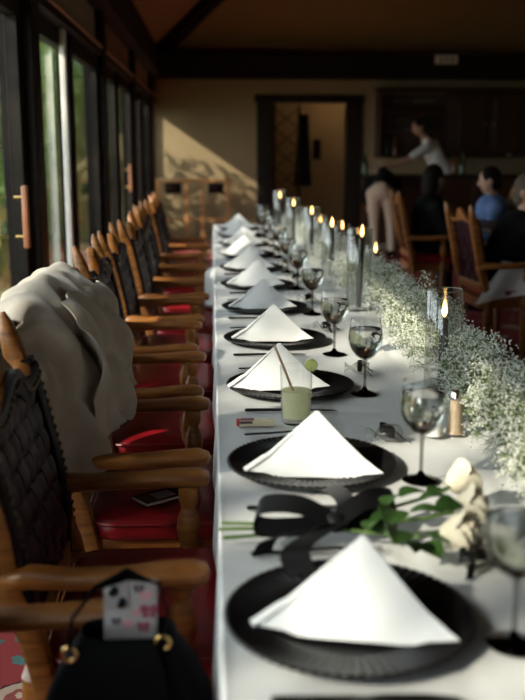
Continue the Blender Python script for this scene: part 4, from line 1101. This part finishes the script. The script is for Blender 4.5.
# ------------------------------------------------------------------ people
def remeshed(mb, vox, m, sm=6):
    me = bpy.data.meshes.new('tmp'); me.from_pydata(mb.v, [], mb.f)
    bm = bmesh.new(); bm.from_mesh(me); bmesh.ops.recalc_face_normals(bm, faces=bm.faces); bm.to_mesh(me); bm.free()
    o = bpy.data.objects.new('tmp', me); C.objects.link(o)
    r = o.modifiers.new('r', 'REMESH'); r.mode = 'VOXEL'; r.voxel_size = vox
    s = o.modifiers.new('s', 'SMOOTH'); s.iterations = sm; s.factor = 0.5
    dg = bpy.context.evaluated_depsgraph_get(); dg.update()
    out = bpy.data.meshes.new_from_object(o.evaluated_get(dg))
    bpy.data.objects.remove(o); bpy.data.meshes.remove(me)
    out.materials.clear(); out.materials.append(MATS[m])
    out.polygons.foreach_set('use_smooth', [True] * len(out.polygons))
    return out
def person(label, J, face, top, trousers, hair='hair', long_sleeve=True, shoes=True, skirt=None, hair_len=0):
    """J: world joints; face: facing direction of the head"""
    base = V(J['pelvis'][0], J['pelvis'][1], J.get('floor', 0.0))
    t = thing('person', label, 'person', tuple(base))
    g = lambda k: Vector(J[k]) - base
    body = MB(); P_ = g('pelvis'); Cc = g('chest'); N = g('neck'); H = g('head')
    f = Vector(face).normalized(); rgt = f.cross(V(0, 0, 1)).normalized(); u = rgt.cross(f)
    R3 = Matrix((rgt, f, u)).transposed()
    body.cap(P_, 0.12, Cc, 0.115, 16).cap(Cc, 0.10, N, 0.055).cap(N, 0.05, H - u * 0.04, 0.05)
    body.ell(H, (0.074, 0.094, 0.112), 18, 12, M=R3)
    body.ell(H + f * 0.032 - u * 0.062, (0.05, 0.056, 0.05), 14, 8, M=R3)           # jaw
    body.cap(H + f * 0.090 + u * 0.012, 0.010, H + f * 0.108 - u * 0.022, 0.014, 8)    # nose
    for sg in (-1, 1):
        body.ell(H + rgt * (sg * 0.076) - f * 0.008 - u * 0.006, (0.010, 0.022, 0.032), 10, 6, M=R3)
    top_m = MB(); tr_m = MB(); shoe_list = []
    top_m.cap(P_ + (Cc - P_) * 0.10, 0.135, Cc, 0.142, 16).cap(Cc, 0.13, N - (N - Cc) * 0.15, 0.070)
    for sd in 'LR':
        S, E, Wr = g('sho' + sd), g('elb' + sd), g('wri' + sd)
        body.cap(Cc.lerp(S, 0.4) + V(0, 0, 0.02), 0.07, S, 0.055).cap(S, 0.052, E, 0.040).cap(E, 0.040, Wr, 0.026)
        top_m.cap(Cc.lerp(S, 0.3), 0.10, S, 0.070).cap(S, 0.068, S.lerp(E, 1.0 if long_sleeve else 0.75), 0.056 if long_sleeve else 0.060)
        if long_sleeve: top_m.cap(E, 0.056, E.lerp(Wr, 0.93), 0.038)
        d = (Wr - E).normalized(); pn = d.cross(V(0, 0, 1)); pn = pn.normalized() if pn.length > 0.1 else V(0, 1, 0)
        up = pn.cross(d).normalized()
        palm = Wr + d * 0.045
        body.cap(Wr, 0.026, Wr + d * 0.03, 0.028).cap(palm - pn * 0.018, 0.017, palm + d * 0.035 - pn * 0.022, 0.016).cap(palm + pn * 0.018, 0.017, palm + d * 0.035 + pn * 0.022, 0.016)
        for q in range(4):
            o = pn * ((q - 1.5) * 0.019); Ln = (0.036, 0.042, 0.040, 0.032)[q]
            k0 = palm + d * 0.045 + o; k1 = k0 + d * Ln - up * 0.008; k2 = k1 + d * Ln * 0.6 - up * 0.022
            body.cap(k0, 0.0095, k1, 0.009, 8).cap(k1, 0.009, k2, 0.008, 8)
        sgn = 1 if sd == 'L' else -1
        body.cap(Wr + d * 0.02 + pn * (0.02 * sgn), 0.012, Wr + d * 0.065 + pn * (0.052 * sgn) - up * 0.01, 0.009, 8)
        Hp, K, A = g('hip' + sd), g('kne' + sd), g('ank' + sd)
        toe = Vector(J.get('toe', (0, 1, 0)))
        body.cap(P_.lerp(Hp, 0.5), 0.11, Hp, 0.09).cap(Hp, 0.082, K, 0.055).cap(K, 0.053, A, 0.034).cap(A, 0.034, A + toe * 0.10 - V(0, 0, 0.035), 0.03)
        tr_m.cap(P_, 0.128, Hp, 0.104).cap(Hp, 0.100, K, 0.064).cap(K, 0.063, A + (K - A) * 0.06, 0.046)
        sh_m = MB().cap(A - V(0, 0, 0.02) - toe * 0.02, 0.042, A + toe * 0.14 - V(0, 0, 0.042), 0.034)
        shoe_list.append(sh_m)
    link('body', remeshed(body, 0.0095, 'skin', 4), t)
    b = [c for c in t.children][0]
    link('top_garment', remeshed(top_m, 0.013, top, 8), t)
    link('trousers', remeshed(tr_m, 0.013, trousers, 8), t)
    for sh_m in shoe_list: link('shoe', remeshed(sh_m, 0.011, 'black_fabric', 4), t)
    hm = MB().ell(H - f * 0.014 + u * 0.022, (0.083, 0.094, 0.104), 18, 12, M=R3).ell(H - f * 0.035 - u * 0.02, (0.078, 0.072, 0.088), 16, 10, M=R3)
    if hair_len: hm.ell(H - f * 0.05 - u * hair_len, (0.075, 0.06, 0.10), 14, 8, M=R3)
    link('hair', remeshed(hm, 0.011, hair, 3), t)
    for sg in (-1, 1):
        MB().ell(H + f * 0.083 + rgt * (sg * 0.031) + u * 0.008, (0.012, 0.008, 0.007), 10, 6, M=R3).build('eye', 'eye', t)
    MB().ell(H + f * 0.086 - u * 0.055, (0.024, 0.008, 0.006), 10, 6, M=R3).build('mouth', 'lip', t)
    return t

# server behind the bar, leaning to the left with an arm stretched out
Ys = 13.95
def q3(px, py, y): p = onY(px, py, y); return (p.x, p.y, p.z)
J = dict(head=q3(419, 127, Ys), neck=q3(425, 139, Ys), chest=q3(432, 152, Ys), pelvis=q3(446, 180, Ys),
         shoL=q3(427, 147, Ys - 0.15), elbL=q3(408, 160, Ys - 0.22), wriL=q3(386, 167, Ys - 0.28),
         shoR=q3(434, 144, Ys + 0.15), elbR=q3(441, 163, Ys + 0.2), wriR=q3(436, 178, Ys + 0.1))
pv = Vector(J['pelvis'])
for sd, dy in (('L', -0.09), ('R', 0.09)):
    J['hip' + sd] = (pv.x + 0.02, pv.y + dy, pv.z - 0.06); J['kne' + sd] = (pv.x, pv.y + dy, 0.48); J['ank' + sd] = (pv.x + 0.03, pv.y + dy, 0.08)
J['toe'] = (-1, 0, 0)
person('person in a white short-sleeved shirt reaching across behind the bar', J, (-0.95, -0.15, -0.25), 'shirt_white', 'black_fabric', long_sleeve=False)

# standing person in beige trousers bending over the counter
Yb = 12.25
pl_ = onY(381, 190, Yb)
J = dict(pelvis=(pl_.x, Yb, 0.83), chest=(pl_.x + 0.12, Yb + 0.40, 0.95), neck=(pl_.x + 0.14, Yb + 0.60, 0.97), head=(pl_.x + 0.15, Yb + 0.74, 1.0),
         shoL=(pl_.x - 0.08, Yb + 0.50, 0.93), elbL=(pl_.x - 0.12, Yb + 0.62, 0.72), wriL=(pl_.x - 0.06, Yb + 0.75, 0.62),
         shoR=(pl_.x + 0.28, Yb + 0.48, 0.93), elbR=(pl_.x + 0.34, Yb + 0.60, 0.72), wriR=(pl_.x + 0.28, Yb + 0.75, 0.62), toe=(0.1, 1, 0))
for sd, px in (('L', 375), ('R', 391)):
    a = onY(px, 252, Yb)
    J['hip' + sd] = (pl_.x + (-0.085 if sd == 'L' else 0.085), Yb + 0.01, 0.79); J['kne' + sd] = (a.x - (0.02 if sd == 'L' else 0.01), Yb + 0.03, 0.46); J['ank' + sd] = (a.x, Yb - 0.02, 0.075)
person('person in beige trousers and black top bending over before the bar', J, (0.1, 0.8, -0.6), 'black_fabric', 'trousers_beige')

# guests at the second table
def seated(label, x, y, seat, fdir, head, topm, trm, hair, face, hair_len=0, lean=0.03):
    fd = Vector(fdir); sd_ = V(fd.y, -fd.x, 0)
    b = V(x, y, 0)
    H = Vector(head)
    N = H + V(0, 0, -0.15) - fd * 0.02
    J = dict(pelvis=tuple(b + V(0, 0, seat + 0.12)), chest=tuple((b + V(0, 0, seat + 0.12)).lerp(N, 0.68)), neck=tuple(N), head=tuple(H), toe=tuple(fd))
    for k, sg in (('L', -1), ('R', 1)):
        S = N + sd_ * (0.18 * sg) + V(0, 0, -0.09)
        J['sho' + k] = tuple(S); J['elb' + k] = tuple(S + V(0, 0, -0.24) + fd * 0.10 + sd_ * (0.04 * sg)); J['wri' + k] = tuple(S + V(0, 0, -0.26) + fd * 0.32)
        J['hip' + k] = tuple(b + sd_ * (0.09 * sg) + fd * 0.05 + V(0, 0, seat + 0.085)); J['kne' + k] = tuple(b + sd_ * (0.10 * sg) + fd * 0.42 + V(0, 0, seat + 0.05)); J['ank' + k] = tuple(b + sd_ * (0.10 * sg) + fd * 0.40 + V(0, 0, 0.08))
    return person(label, J, face, topm, trm, hair, hair_len=hair_len)
YB2, YA2 = 6.15, 8.05
XB2 = onY(467, 262, YB2).x + 0.16; XA2 = onY(403, 238, YA2).x + 0.16
dup(chair0, (XB2, YB2, 0), 0.08, 'dark armchair under the guest at the right edge', 'armchairs of the second table')
dup(chair0, (XA2, YA2, 0), -0.05, 'dark armchair under the dark haired guest before the bar', 'armchairs of the second table')
h = onY(434, 179, YA2)
seated('seated dark haired guest in black seen from behind', XA2 + 0.03, YA2, 0.5, (1, 0.05, 0), (h.x, YA2, h.z), 'black_fabric', 'black_fabric', 'hair', (0.8, 0.6, -0.1), 0.07)
h = onY(520, 192, YB2)
seated('seated guest in a black suit at the right edge', XB2 + 0.05, YB2, 0.5, (1, 0.0, 0), (h.x + 0.06, YB2, h.z), 'black_fabric', 'black_fabric', 'hair_grey', (0.75, -0.65, -0.15))
h = onY(494, 180, 8.6)
dup(chair0, (h.x + 0.02, 8.6, 0), PI, 'armchair across the second table under the guest in blue', 'armchairs of the second table')
seated('seated guest in a light blue shirt across the second table', h.x, 8.6, 0.5, (-1, 0.0, 0), (h.x - 0.05, 8.55, h.z), 'shirt_blue', 'black_fabric', 'hair', (-0.9, 0.3, -0.2))
t2x = 2.03
t = thing('guest_table', 'dark table between the seated guests at the right', 'table', (2.32, 8.3, 0))
MB().rbox((-0.22, -1.0, 0.72), (0.22, 0.9, 0.755), 0.008, 2).build('table_top', 'wood_bar', t)
for x in (-0.16, 0.16):
    for y in (-0.9, 0.8): MB().tube([(x, y, 0), (x, y, 0.72)], 0.022, 8).build('leg', 'wood_bar', t)
# white cloth spread over the lap of the guest at the right edge
def lap(u, v):
    x = XB2 + 0.02 + 0.44 * u; y = YB2 - 0.30 + 0.42 * v
    z = 0.665 - 0.02 * v
    if v < 0.35: z -= (0.35 - v) * (0.75 - 0.40 * u)
    if v < 0.35: y = YB2 - 0.30 + 0.42 * 0.35 - 0.06 - (0.35 - v) * 0.12
    if v < 0.35: x -= (0.35 - v) * 0.55 * (1 - u)
    return V(x, y - 0.02 * math.sin(u * 14) * (1 - v), z + 0.008 * math.sin(u * 11 + v * 5))
tag(MB().shell(lap, 26, 22, 0.004).build('lap_cloth', 'cloth', ang=75), 'white cloth over the lap of the guest at the right edge', 'cloth')
